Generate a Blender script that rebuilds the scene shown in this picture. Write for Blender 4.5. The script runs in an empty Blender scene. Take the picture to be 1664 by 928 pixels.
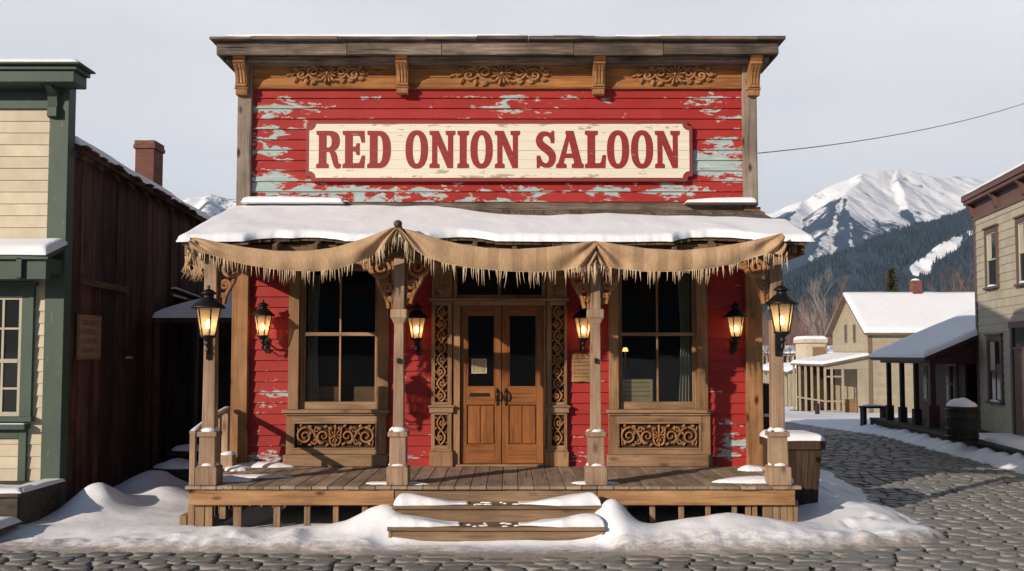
HAZE = .00013
EXPO = .24
import bpy, math, random
import numpy as np
from mathutils import Vector, Matrix, noise
from mathutils.geometry import tessellate_polygon
random.seed(7)
rs = np.random.RandomState(11)
PI = math.pi
scene = bpy.context.scene
COL = scene.collection

# ---------------------------------------------------------------- camera geometry
F = 1507.0; CAMZ = 2.26; TH = math.radians(3.0); CV = 496.0
def P(u, v, Y):
    a = (u-832)/F; b = (CV-v)/F
    d = (a, math.cos(TH)-b*math.sin(TH), math.sin(TH)+b*math.cos(TH))
    t = Y/d[1]
    return Vector((d[0]*t, Y, CAMZ+d[2]*t))
def PXZ(u, v, Y):
    p = P(u, v, Y); return p.x, p.z

# ---------------------------------------------------------------- noise
def vnoise(x, y, seed=0):
    x = np.asarray(x, float); y = np.asarray(y, float)
    xi = np.floor(x).astype(np.int64); yi = np.floor(y).astype(np.int64)
    xf = x-xi; yf = y-yi
    def h(a, b):
        n = (a*374761393 + b*668265263 + seed*1442695041) & 0x7fffffff
        n = ((n ^ (n >> 13))*1274126177) & 0x7fffffff
        n = n ^ (n >> 16)
        return (n & 0xffff)/65535.0
    sx = xf*xf*(3-2*xf); sy = yf*yf*(3-2*yf)
    a = h(xi, yi)*(1-sx)+h(xi+1, yi)*sx
    b = h(xi, yi+1)*(1-sx)+h(xi+1, yi+1)*sx
    return a*(1-sy)+b*sy
def fbm(x, y, oct=4, seed=0, gain=.5):
    s = 0; a = 1; tot = 0
    for i in range(oct):
        s = s+a*(vnoise(x*2**i+17.3*i, y*2**i-9.1*i, seed+i)*2-1); tot += a; a *= gain
    return s/tot
def n3(x, y=0, z=0): return noise.noise(Vector((x, y, z)))
def sstep(a, b, x):
    t = np.clip((x-a)/(b-a), 0, 1); return t*t*(3-2*t)

# ---------------------------------------------------------------- object helpers
LOCAL = set()
def tag(o, label=None, cat=None, group=None, kind=None):
    if label: o['label'] = label
    if cat: o['category'] = cat
    if group: o['group'] = group
    if kind: o['kind'] = kind
    return o
def thing(name, label, cat, loc=(0, 0, 0), rz=0, group=None, local=False):
    o = bpy.data.objects.new(name, None); COL.objects.link(o)
    o.location = loc; o.rotation_euler = (0, 0, rz); o.empty_display_size = .3
    if local: LOCAL.add(o.name)
    return tag(o, label, cat, group)
def setparent(o, parent):
    if parent is None: return
    o.parent = parent
    if parent.type == 'EMPTY' and parent.name not in LOCAL:
        o.matrix_parent_inverse = Matrix.Translation(-Vector(parent.location))
def copy_tree(o, parent=None):
    c = o.copy(); COL.objects.link(c)
    if parent: c.parent = parent
    for ch in list(o.children): copy_tree(ch, c)
    return c

class MB:
    def __init__(s): s.v = []; s.f = []; s.sm = []; s.g = []
    def add(s, vs, fs, smooth=False):
        s.g.append((len(s.v), len(s.f))); n = len(s.v); s.v += [tuple(p) for p in vs]
        s.f += [tuple(i+n for i in f) for f in fs]; s.sm += [smooth]*len(fs)
        return s
    def box(s, x0, x1, y0, y1, z0, z1):
        x0, x1 = min(x0, x1), max(x0, x1); y0, y1 = min(y0, y1), max(y0, y1); z0, z1 = min(z0, z1), max(z0, z1)
        v = [(x0,y0,z0),(x1,y0,z0),(x1,y1,z0),(x0,y1,z0),(x0,y0,z1),(x1,y0,z1),(x1,y1,z1),(x0,y1,z1)]
        return s.add(v, [(0,3,2,1),(4,5,6,7),(0,1,5,4),(1,2,6,5),(2,3,7,6),(3,0,4,7)])
    def bar(s, a, b, w, h, up=(0, 0, 1), roll=0):
        a = Vector(a); b = Vector(b); d = (b-a).normalized(); up = Vector(up)
        if abs(d.dot(up)) > .98: up = Vector((0, 1, 0))
        r = d.cross(up).normalized(); u = r.cross(d)
        r, u = r*math.cos(roll)+u*math.sin(roll), u*math.cos(roll)-r*math.sin(roll)
        v = []
        for p in (a, b):
            for sx, sz in ((-1,-1),(1,-1),(1,1),(-1,1)): v.append(p+r*sx*w/2+u*sz*h/2)
        return s.add(v, [(3,2,1,0),(4,5,6,7),(0,1,5,4),(1,2,6,5),(2,3,7,6),(3,0,4,7)])
    def frustum(s, cx, cy, z0, z1, hx0, hy0, hx1, hy1):
        v = []
        for z, hx, hy in ((z0,hx0,hy0),(z1,hx1,hy1)):
            v += [(cx-hx,cy-hy,z),(cx+hx,cy-hy,z),(cx+hx,cy+hy,z),(cx-hx,cy+hy,z)]
        return s.add(v, [(0,3,2,1),(4,5,6,7),(0,1,5,4),(1,2,6,5),(2,3,7,6),(3,0,4,7)])
    def tube(s, pts, rad, n=8, smooth=True):
        pts = [Vector(p) for p in pts]
        if not hasattr(rad, '__len__'): rad = [rad]*len(pts)
        vs = []; fs = []; prev = None
        for i, p in enumerate(pts):
            d = (pts[min(i+1, len(pts)-1)]-pts[max(i-1, 0)]).normalized()
            if prev is None:
                r = d.cross(Vector((0, 0, 1)))
                if r.length < .1: r = d.cross(Vector((1, 0, 0)))
            else: r = prev-d*prev.dot(d)
            r.normalize(); prev = r; u = d.cross(r)
            for k in range(n):
                a = 2*PI*k/n; vs.append(p+(r*math.cos(a)+u*math.sin(a))*rad[i])
        for i in range(len(pts)-1):
            for k in range(n):
                k2 = (k+1) % n; fs.append((i*n+k, (i+1)*n+k, (i+1)*n+k2, i*n+k2))
        fs.append(tuple(range(n))); fs.append(tuple(reversed(range((len(pts)-1)*n, len(pts)*n))))
        return s.add(vs, fs, smooth)
    def lathe(s, prof, cx=0, cy=0, n=16, smooth=True, rot=0, cap=True):
        vs = []; fs = []
        for r, z in prof:
            for k in range(n):
                a = 2*PI*(k+rot)/n; vs.append((cx+r*math.cos(a), cy+r*math.sin(a), z))
        for i in range(len(prof)-1):
            for k in range(n):
                k2 = (k+1) % n; fs.append((i*n+k, i*n+k2, (i+1)*n+k2, (i+1)*n+k))
        if cap:
            fs.append(tuple(reversed(range(n)))); fs.append(tuple(range((len(prof)-1)*n, len(prof)*n)))
        return s.add(vs, fs, smooth)
    def prism(s, loops, y0, y1, axis='Y'):
        """loops: outer + holes in (a,b); extruded along axis between y0 (front, lower) and y1"""
        def mk(a, b, y):
            return (a, y, b) if axis == 'Y' else ((y, a, b) if axis == 'X' else (a, b, y))
        flat = [p for l in loops for p in l]; n = len(flat)
        tris = tessellate_polygon([[Vector((p[0], p[1], 0)) for p in l] for l in loops])
        vs = [mk(p[0], p[1], y0) for p in flat]+[mk(p[0], p[1], y1) for p in flat]
        fs = [tuple(t) for t in tris]+[tuple(i+n for i in reversed(t)) for t in tris]
        o = 0
        for l in loops:
            m = len(l)
            for i in range(m):
                j = (i+1) % m; fs.append((o+i, o+j, o+j+n, o+i+n))
            o += m
        return s.add(vs, fs)
    def frame(s, x0, x1, z0, z1, holes, y0, y1):
        R = lambda a, b, c, d: [(a, c), (b, c), (b, d), (a, d)]
        return s.prism([R(x0, x1, z0, z1)]+[R(*h) for h in holes], y0, y1)
    def ribbon(s, pts, w, yb, dep, inset=.28, smooth=False):
        """carved strap in an XZ plane: pts (x,z), width w (scalar/list), back at yb, rising dep toward -Y"""
        n = len(pts)
        if not hasattr(w, '__len__'): w = [w]*n
        vs = []; fs = []
        for i in range(n):
            a = Vector(pts[max(i-1, 0)]); b = Vector(pts[min(i+1, n-1)]); d = b-a
            if d.length < 1e-6: d = Vector((1, 0))
            d.normalize(); nx, nz = -d.y, d.x; x, z = pts[i]; h = w[i]/2; k = h*(1-inset*2)
            vs += [(x-nx*h, yb, z-nz*h), (x-nx*h, yb-dep*.72, z-nz*h), (x-nx*k, yb-dep, z-nz*k),
                   (x+nx*k, yb-dep, z+nz*k), (x+nx*h, yb-dep*.72, z+nz*h), (x+nx*h, yb, z+nz*h)]
        for i in range(n-1):
            for k in range(6):
                k2 = (k+1) % 6; fs.append((i*6+k, i*6+k2, (i+1)*6+k2, (i+1)*6+k))
        fs.append((5,4,3,2,1,0)); m = (n-1)*6; fs.append((m,m+1,m+2,m+3,m+4,m+5))
        return s.add(vs, fs, smooth)
    def each(s, name, mat, parent=None, **k):
        out = []; G = s.g+[(len(s.v), len(s.f))]
        for (a, b), (c, d) in zip(G[:-1], G[1:]):
            m = MB(); m.v = s.v[a:c]; m.f = [tuple(i-a for i in f) for f in s.f[b:d]]; m.sm = s.sm[b:d]; out.append(m.build(name, mat, parent, **k))
        return out
    def build(s, name, mat, parent=None, bevel=0, seg=1, label=None, fix=True, subdiv=0):
        me = bpy.data.meshes.new(name); me.from_pydata(s.v, [], s.f)
        me.polygons.foreach_set('use_smooth', s.sm)
        if fix:
            import bmesh
            bm = bmesh.new(); bm.from_mesh(me); bmesh.ops.recalc_face_normals(bm, faces=bm.faces); bm.to_mesh(me); bm.free()
        me.materials.append(mat); me.update()
        o = bpy.data.objects.new(name, me); COL.objects.link(o); setparent(o, parent)
        if bevel:
            m = o.modifiers.new('bevel', 'BEVEL'); m.width = bevel; m.segments = seg; m.limit_method = 'ANGLE'; m.angle_limit = math.radians(50)
            m.harden_normals = False
        if label: o['label'] = label
        return o
def grid_mesh(name, X, Y, Z, mat, parent=None, attrs=None, flip=False):
    ny, nx = X.shape
    co = np.stack([X, Y, Z], -1).reshape(-1, 3)
    idx = np.arange(nx*ny).reshape(ny, nx)
    q = np.stack([idx[:-1, :-1], idx[:-1, 1:], idx[1:, 1:], idx[1:, :-1]], -1).reshape(-1, 4)
    if flip: q = q[:, ::-1]
    me = bpy.data.meshes.new(name)
    me.vertices.add(len(co)); me.vertices.foreach_set('co', co.ravel())
    me.loops.add(len(q)*4); me.loops.foreach_set('vertex_index', np.ascontiguousarray(q).ravel())
    me.polygons.add(len(q)); me.polygons.foreach_set('loop_start', np.arange(len(q))*4)
    me.polygons.foreach_set('use_smooth', np.ones(len(q), bool))
    me.update(calc_edges=True); me.validate()
    if attrs:
        for k, a in attrs.items():
            at = me.attributes.new(k, 'FLOAT', 'POINT'); at.data.foreach_set('value', np.asarray(a, float).ravel())
    me.materials.append(mat)
    o = bpy.data.objects.new(name, me); COL.objects.link(o); setparent(o, parent)
    return o

# ---------------------------------------------------------------- materials
class NT:
    def __init__(s, name):
        s.m = bpy.data.materials.new(name); s.m.use_nodes = True; s.t = s.m.node_tree; s.n = s.t.nodes; s.l = s.t.links
        s.n.clear(); s.out = s.n.new('ShaderNodeOutputMaterial')
    def node(s, ty, **kw):
        n = s.n.new(ty)
        for k, v in kw.items(): setattr(n, k, v)
        return n
    def put(s, sock, v):
        if hasattr(v, 'is_output') or isinstance(v, bpy.types.NodeSocket): s.l.new(v, sock)
        else:
            if sock.type == 'RGBA' and len(v) == 3: v = (*v, 1)
            sock.default_value = v
    def math(s, op, a, b=None, c=None, clamp=False):
        n = s.node('ShaderNodeMath', operation=op); n.use_clamp = clamp; s.put(n.inputs[0], a)
        if b is not None: s.put(n.inputs[1], b)
        if c is not None: s.put(n.inputs[2], c)
        return n.outputs[0]
    def vmath(s, op, a, b):
        n = s.node('ShaderNodeVectorMath', operation=op); s.put(n.inputs[0], a); s.put(n.inputs[1], b); return n.outputs[0]
    def mix(s, f, a, b, mode='MIX'):
        n = s.node('ShaderNodeMix', data_type='RGBA', blend_type=mode); s.put(n.inputs[0], f); s.put(n.inputs[6], a); s.put(n.inputs[7], b); return n.outputs[2]
    def ramp(s, f, stops, interp='LINEAR'):
        n = s.node('ShaderNodeValToRGB'); r = n.color_ramp; r.interpolation = interp
        while len(r.elements) < len(stops): r.elements.new(.5)
        for e, (p, c) in zip(r.elements, stops):
            e.position = p; e.color = (c, c, c, 1) if not hasattr(c, '__len__') else (*c, 1)[:4]
        s.put(n.inputs[0], f); return n.outputs[0]
    def mr(s, v, a, b, c=0., d=1.):
        n = s.node('ShaderNodeMapRange'); n.clamp = True
        for i, q in enumerate((v, a, b, c, d)): s.put(n.inputs[i], q)
        return n.outputs[0]
    def noise(s, vec, scale=1, detail=4, rough=.5, dist=0):
        n = s.node('ShaderNodeTexNoise'); s.put(n.inputs['Vector'], vec); s.put(n.inputs['Scale'], scale)
        n.inputs['Detail'].default_value = detail; n.inputs['Roughness'].default_value = rough; n.inputs['Distortion'].default_value = dist
        return n.outputs['Fac']
    def coords(s, rnd=True):
        tc = s.node('ShaderNodeTexCoord'); v = tc.outputs['Object']
        s.isl = s.node('ShaderNodeNewGeometry').outputs['Random Per Island']; s.oi = s.node('ShaderNodeObjectInfo').outputs['Random']
        if rnd:
            c = s.node('ShaderNodeCombineXYZ')
            s.put(c.inputs[0], s.math('MULTIPLY', s.isl, 13.7)); s.put(c.inputs[1], s.math('MULTIPLY_ADD', s.isl, 7.1, s.math('MULTIPLY', s.oi, 9.)))
            s.put(c.inputs[2], s.math('MULTIPLY_ADD', s.isl, 19.3, s.math('MULTIPLY', s.oi, 23.)))
            return v, s.vmath('ADD', v, c.outputs[0])
        return v, v
    def bump(s, h, strength=.3, dist=.01, normal=None):
        b = s.node('ShaderNodeBump'); s.put(b.inputs['Height'], h); b.inputs['Strength'].default_value = strength; b.inputs['Distance'].default_value = dist
        if normal is not None: s.put(b.inputs['Normal'], normal)
        return b.outputs[0]
    def bsdf(s, col, rough=.7, normal=None, **kw):
        b = s.node('ShaderNodeBsdfPrincipled'); s.put(b.inputs['Base Color'], col); s.put(b.inputs['Roughness'], rough)
        if normal is not None: s.put(b.inputs['Normal'], normal)
        for k, v in kw.items(): s.put(b.inputs[k], v)
        s.l.new(b.outputs[0], s.out.inputs[0]); return b
def axscale(ax, al, ac):
    return {'X': (al, ac, ac), 'Y': (ac, al, ac), 'Z': (ac, ac, al)}[ax]
def wood(name, dark, mid, light, ax='X', rough=.78, knots=1., var=(.72, 1.18), bump=.35, stain=.35, sc=1., crack=.5):
    t = NT(name); raw, v = t.coords()
    a = t.noise(t.vmath('MULTIPLY', v, axscale(ax, .9*sc, 13*sc)), 1, 5, .6, .7)
    b = t.noise(t.vmath('MULTIPLY', v, axscale(ax, 2.2*sc, 85*sc)), 1, 3, .6, .3)
    f = t.math('ADD', t.math('MULTIPLY', a, .6), t.math('MULTIPLY', b, .4))
    col = t.ramp(f, [(.32, dark), (.48, mid), (.66, light)])
    vo = t.node('ShaderNodeTexVoronoi'); t.put(vo.inputs['Vector'], t.vmath('MULTIPLY', v, axscale(ax, 2.0*sc, 4.6*sc))); vo.inputs['Scale'].default_value = 1
    kn = t.mr(vo.outputs['Distance'], .07, .20, 1, 0)
    kn = t.math('MULTIPLY', kn, .72*knots, clamp=True)
    col = t.mix(kn, col, tuple(c*.22 for c in dark))
    ck = t.noise(t.vmath('MULTIPLY', v, axscale(ax, .7*sc, 30*sc)), 1, 2, .5, .2)
    ckm = t.math('MULTIPLY', t.mr(ck, .68, .74), crack)
    col = t.mix(ckm, col, tuple(c*.3 for c in dark))
    st = t.noise(t.vmath('MULTIPLY', v, (1.6, 1.6, 1.6)), 1, 4, .6)
    m = t.math('MULTIPLY', t.mr(st, .3, .65, 1-stain, 1.05), t.mr(t.isl, 0, 1, var[0], var[1]))
    cc = t.node('ShaderNodeCombineXYZ'); [t.put(cc.inputs[i], m) for i in range(3)]
    col = t.mix(1., col, cc.outputs[0], 'MULTIPLY')
    h = t.math('SUBTRACT', f, t.math('MULTIPLY', ckm, .6))
    t.bsdf(col, rough, t.bump(h, bump, .012), **{'Specular IOR Level': .25})
    return t.m
def paint(name, col, ax='X', under=None, chip=.0, rough=.55, var=.12, dirt=.25, bump=.15):
    t = NT(name); raw, v = t.coords()
    g = t.noise(t.vmath('MULTIPLY', v, axscale(ax, 1.5, 60)), 1, 4, .6)
    d = t.noise(t.vmath('MULTIPLY', v, (2.5, 2.5, 1.1)), 1, 5, .65)
    c = t.mix(t.mr(d, .35, .7), tuple(x*(1-dirt) for x in col), col)
    c = t.mix(t.math('MULTIPLY', t.isl, var*2), c, tuple(x*.6 for x in col))
    c = t.mix(t.mr(g, .3, .45, .25, 0), c, tuple(x*.5 for x in col))
    h = g
    if chip:
        cn = t.noise(t.vmath('MULTIPLY', v, axscale(ax, 5, 24)), 1, 5, .65)
        mk = t.mr(cn, .70-chip*.12, .72-chip*.12)
        c = t.mix(mk, c, under or (.25, .22, .18)); h = t.math('SUBTRACT', g, mk)
    t.bsdf(c, rough, t.bump(h, bump, .006), **{'Specular IOR Level': .3}); return t.m
def flat(name, col, rough=.6, metal=0., nz=.15, sc=8, bump=.0):
    t = NT(name); raw, v = t.coords(False)
    d = t.noise(v, sc, 5, .6); c = t.mix(t.mr(d, .3, .7), tuple(x*(1-nz) for x in col), tuple(min(1, x*(1+nz)) for x in col))
    t.bsdf(c, t.mr(d, .3, .7, rough*.85, min(1, rough*1.15)), t.bump(d, bump, .01) if bump else None, Metallic=metal); return t.m

M = {}
M['frieze'] = wood('frieze_wood', (.15,.052,.015), (.30,.125,.038), (.43,.19,.065), 'X', var=(.8, 1.15), knots=.7)
M['carve'] = wood('carved_wood', (.20,.085,.032), (.34,.16,.065), (.46,.24,.11), 'X', knots=0, var=(.85, 1.15), bump=.2)
M['carvez'] = wood('carved_wood_upright', (.20,.085,.032), (.34,.16,.065), (.46,.24,.11), 'Z', knots=0, var=(.85, 1.15), bump=.2)
M['grey'] = wood('weathered_cornice_wood', (.045,.033,.026), (.155,.115,.088), (.33,.27,.215), 'X', var=(.6, 1.2), stain=.6, knots=.6, crack=1)
M['greyz'] = wood('weathered_corner_wood', (.11,.085,.066), (.25,.195,.15), (.36,.29,.235), 'Z', var=(.85, 1.1), stain=.5, knots=1.6, crack=1)
M['postz'] = wood('porch_post_wood', (.19,.115,.07), (.34,.225,.145), (.45,.315,.215), 'Z', var=(.88, 1.12), knots=.8, crack=.6)
M['corner'] = wood('lower_corner_wood', (.15,.070,.028), (.29,.145,.062), (.40,.21,.095), 'Z', var=(.85, 1.12), knots=1.6, crack=.8)
M['trimz'] = wood('window_casing_wood', (.16,.082,.04), (.285,.16,.08), (.385,.225,.12), 'Z', var=(.85, 1.12), knots=.8)
M['trimx'] = wood('window_sill_wood', (.15,.085,.046), (.27,.165,.092), (.37,.235,.14), 'X', var=(.85, 1.12), knots=.8)
M['deck'] = wood('deck_plank_wood', (.18,.125,.085), (.31,.225,.16), (.40,.30,.22), 'Y', var=(.75, 1.2), knots=.7, crack=.8)
M['fascia'] = wood('deck_fascia_wood', (.16,.072,.028), (.33,.175,.078), (.46,.27,.13), 'X', var=(.8, 1.1), knots=1.4, crack=1)
M['stepx'] = wood('step_wood', (.11,.065,.034), (.22,.14,.082), (.31,.21,.13), 'X', var=(.8, 1.15), knots=.7)
M['skirt'] = wood('skirting_wood', (.13,.078,.038), (.25,.16,.085), (.34,.23,.13), 'Z', var=(.7, 1.15), knots=.5)
M['door'] = wood('varnished_door_wood', (.11,.036,.011), (.25,.09,.027), (.36,.145,.048), 'Z', rough=.48, var=(.85, 1.12), knots=.3, stain=.25, crack=.2)
M['doorx'] = wood('varnished_door_rail_wood', (.11,.036,.011), (.25,.09,.027), (.36,.145,.048), 'X', rough=.48, var=(.85, 1.12), knots=.3, stain=.25, crack=.2)
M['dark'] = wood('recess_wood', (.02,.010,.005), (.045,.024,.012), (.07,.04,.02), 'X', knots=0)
M['barn'] = wood('dark_barn_boards', (.026,.012,.009), (.078,.036,.026), (.15,.075,.055), 'Z', var=(.45, 1.5), knots=.6, crack=.8, stain=.5)
M['shingle'] = wood('roof_shingle_wood', (.06,.045,.03), (.14,.105,.075), (.22,.17,.125), 'Y', var=(.65, 1.25), knots=0)
M['rafter'] = wood('rafter_wood', (.06,.035,.02), (.12,.075,.042), (.18,.12,.07), 'Y', knots=.3)
M['beamx'] = wood('porch_beam_wood', (.10,.055,.028), (.19,.115,.06), (.27,.17,.095), 'X', knots=.6)
M['binw'] = wood('bin_wood', (.025,.014,.009), (.058,.034,.021), (.09,.055,.034), 'Z', var=(.7, 1.2), knots=.5)
M['bwalk'] = wood('boardwalk_wood', (.035,.03,.02), (.075,.062,.045), (.12,.10,.075), 'X', var=(.7, 1.2))
M['darkred'] = paint('dark_red_boards', (.07,.022,.020), 'X', chip=.2)
M['cream'] = paint('cream_siding', (.66,.57,.41), 'X', chip=.15, under=(.35,.28,.18))
M['khaki'] = paint('tan_siding', (.47,.42,.31), 'X', chip=.05, under=(.3,.25,.18))
M['tan'] = paint('house_siding', (.42,.355,.25), 'X')
M['tantrim'] = paint('house_trim', (.20,.145,.10), 'Z')
M['green'] = paint('green_trim', (.062,.095,.072), 'X', chip=.25, under=(.16,.18,.13))
M['greenz'] = paint('green_corner_trim', (.075,.112,.085), 'Z', chip=.35, under=(.16,.18,.13))
M['mauve'] = paint('mauve_trim', (.15,.075,.062), 'X')
M['mauvez'] = paint('mauve_trim_upright', (.14,.078,.062), 'Z')
M['winwhite'] = paint('pale_sash', (.55,.50,.38), 'Z')
M['black'] = flat('black_iron', (.022,.020,.018), .42, .6, .3, 20, .1)
M['bronze'] = flat('dark_bronze', (.055,.042,.028), .38, .7, .35, 25, .1)
M['darkbin'] = wood('charcoal_boards', (.012,.010,.009), (.028,.024,.02), (.05,.042,.036), 'Z', knots=0)
M['paper'] = flat('aged_card', (.50,.40,.24), .9, 0, .12, 6)
M['ink'] = flat('dark_ink', (.10,.07,.04), .9)
M['plaque'] = wood('plaque_wood', (.14,.08,.035), (.26,.16,.08), (.34,.22,.12), 'X', knots=.2)
M['barnsign'] = flat('notice_board_paint', (.30,.19,.14), .85, 0, .15, 5)
M['redink'] = flat('faded_red_ink', (.16,.06,.05), .9)
M['curtain'] = flat('curtain_cloth', (.42,.38,.30), .95, 0, .1, 4)
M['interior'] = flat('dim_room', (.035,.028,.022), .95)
M['rope'] = flat('fringe_yarn', (.56,.42,.27), .95, 0, .25, 30)
M['cord'] = flat('cable_rubber', (.03,.03,.03), .6)

def brick():
    t = NT('chimney_brick'); raw, v = t.coords(False)
    s = t.node('ShaderNodeSeparateXYZ'); t.put(s.inputs[0], v); c = t.node('ShaderNodeCombineXYZ')
    t.put(c.inputs[0], t.math('ADD', s.outputs[0], s.outputs[1])); t.put(c.inputs[1], s.outputs[2])
    b = t.node('ShaderNodeTexBrick'); t.put(b.inputs['Vector'], c.outputs[0]); b.inputs['Scale'].default_value = 1
    b.inputs['Color1'].default_value = (.26,.085,.05,1); b.inputs['Color2'].default_value = (.14,.05,.032,1); b.inputs['Mortar'].default_value = (.10,.07,.055,1)
    b.inputs['Brick Width'].default_value = .2; b.inputs['Row Height'].default_value = .075; b.inputs['Mortar Size'].default_value = .008
    n = t.noise(v, 14, 5, .6); col = t.mix(t.mr(n, .3, .7, .4, 0), b.outputs[0], (.05,.03,.025))
    t.bsdf(col, .9, t.bump(t.math('ADD', b.outputs['Fac'], t.math('MULTIPLY', n, -.5)), -.5, .02)); return t.m
M['brick'] = brick()
def snowmat(name, dirty=False, col=(.86,.87,.90)):
    t = NT(name); raw, v = t.coords(False)
    a = t.noise(v, 2.5, 6, .62); b = t.noise(v, 34, 4, .7); g = t.noise(v, 160, 2, .6)
    c = t.mix(t.mr(a, .3, .7), tuple(x*.95 for x in col), col)
    h = t.math('ADD', t.math('MULTIPLY', a, .9), t.math('ADD', t.math('MULTIPLY', b, .22), t.math('MULTIPLY', g, .09)))
    if dirty:
        at = t.node('ShaderNodeAttribute', attribute_name='dirt').outputs['Fac']
        dn = t.noise(t.vmath('MULTIPLY', v, (1, 2.2, 1)), 7, 6, .7); dm = t.mr(t.math('ADD', at, t.math('MULTIPLY', t.math('SUBTRACT', dn, .5), 1.5)), .18, .85)
        c = t.mix(t.math('MULTIPLY', dm, .92), c, t.mix(t.noise(v, 26, 4, .6), (.14,.10,.075), (.42,.36,.31)))
        h = t.math('ADD', h, t.math('MULTIPLY', t.math('MULTIPLY', at, t.noise(v, 18, 5, .7)), .5))
        sp = t.noise(v, 60, 2, .5); c = t.mix(t.math('MULTIPLY', t.mr(sp, .72, .76), t.mr(at, .0, .5, .05, .8)), c, (.10,.075,.05))
    t.bsdf(c, .62, t.bump(h, .45, .05), **{'Specular IOR Level': .35, 'Subsurface Weight': 0.0}); return t.m
M['snow'] = snowmat('fresh_snow'); M['groundsnow'] = snowmat('trampled_snow', True)

def redsiding():
    t = NT('peeling_red_siding'); raw, v = t.coords()
    wear = t.node('ShaderNodeAttribute', attribute_name='wear').outputs['Fac']
    n1 = t.noise(t.vmath('MULTIPLY', v, (3.2, 1, 8.5)), 1, 7, .62, .5)
    n1b = t.noise(t.vmath('MULTIPLY', v, (13, 1, 30)), 1, 5, .65, .3)
    k = t.math('ADD', t.math('MULTIPLY', n1, .75), t.math('MULTIPLY', n1b, .25))
    z0_ = P(832, 757, 13.7).z-.02; z1_ = P(832, 143, 13.7).z; d_ = (z1_-z0_)/max(1, round((z1_-z0_)/.158))
    sz = t.node('ShaderNodeSeparateXYZ'); t.put(sz.inputs[0], raw); fr = t.math('FRACT', t.math('DIVIDE', t.math('SUBTRACT', sz.outputs[2], z0_), d_))
    ed = t.math('ADD', t.mr(fr, 0, .28, 1, 0), t.mr(fr, .86, 1, 0, .7))
    k = t.math('ADD', k, t.math('MULTIPLY', t.math('SUBTRACT', ed, .3), .055))
    k = t.math('ADD', k, t.math('MULTIPLY', wear, .25))
    mk = t.mr(k, .615, .622)
    edge = t.math('MULTIPLY', t.mr(k, .598, .606), t.math('SUBTRACT', 1, mk))
    g = t.noise(t.vmath('MULTIPLY', v, (1.6, 60, 75)), 1, 4, .6)
    big = t.noise(t.vmath('MULTIPLY', raw, (1.2, 1, 1.6)), 1, 5, .6)
    red = t.mix(t.mr(big, .3, .7), (.30,.026,.022), (.39,.038,.032))
    red = t.mix(t.math('MULTIPLY', t.isl, .35), red, (.24,.014,.016))
    red = t.mix(t.mr(g, .62, .8, 0, .45), red, (.5,.09,.08))
    teal = t.mix(t.mr(g, .35, .65), (.27,.375,.37), (.42,.50,.475))
    n2 = t.noise(t.vmath('MULTIPLY', v, (6, 1, 22)), 1, 5, .7)
    teal = t.mix(t.mr(n2, .60, .64, 0, .8), teal, (.30,.24,.19))
    teal = t.mix(t.mr(n2, .40, .36, 0, .7), teal, (.60,.57,.48))
    col = t.mix(edge, red, (.52,.33,.28)); col = t.mix(mk, col, teal)
    h = t.math('ADD', t.math('MULTIPLY', mk, -1.), t.math('MULTIPLY', g, .35))
    t.bsdf(col, t.mr(mk, 0, 1, .62, .85), t.bump(h, .5, .006), **{'Specular IOR Level': .2}); return t.m
M['red'] = redsiding()
def signpaint(name, col, dirt, letter=False):
    t = NT(name); raw, v = t.coords(False)
    g = t.noise(t.vmath('MULTIPLY', v, (1.5, 20, 55)), 1, 5, .65)
    w = t.noise(t.vmath('MULTIPLY', v, (4.2, 1, 17)), 1, 6, .65, .4)
    s = t.node('ShaderNodeSeparateXYZ'); t.put(s.inputs[0], v); z = s.outputs[2]
    c = t.mix(t.mr(g, .35, .7), tuple(x*.86 for x in col), col)
    zc = SIGNZ
    rim = t.math('ADD', t.mr(z, zc-.41, zc-.24, .14, 0), t.mr(z, zc+.24, zc+.41, 0, .13))
    mk = t.mr(t.math('ADD', w, rim), .665, .70)
    if not letter: c = t.mix(t.math('MULTIPLY', mk, .8), c, dirt)
    else: c = t.mix(t.math('MULTIPLY', t.mr(w, .66, .69), .6), c, dirt)
    lines = 0
    for zz in (-.27, -.135, 0.0, .14, .275):
        wob = t.math('MULTIPLY', t.math('SUBTRACT', t.noise(t.vmath('MULTIPLY', v, (.8, 1, 0)), 1, 2), .5), .015)
        d = t.math('ABSOLUTE', t.math('SUBTRACT', t.math('ADD', z, wob), zc+zz))
        lines = t.math('MAXIMUM', lines, t.mr(d, .0015, .005, 1 if zz == 0 else .45, 0))
    c = t.mix(t.math('MULTIPLY', lines, .75), c, tuple(x*.35 for x in dirt))
    t.bsdf(c, .6, t.bump(t.math('SUBTRACT', t.math('MULTIPLY', g, .3), lines), .4, .006)); return t.m
SIGNZ = PXZ(811, 245, 13.6)[1]
M['signcream'] = signpaint('sign_cream_paint', (.78,.71,.565), (.33,.25,.14))
M['signred'] = signpaint('sign_red_lettering', (.27,.016,.014), (.5,.33,.22), True)
M['signedge'] = signpaint('sign_border_paint', (.25,.035,.03), (.36,.17,.13), True)

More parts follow.
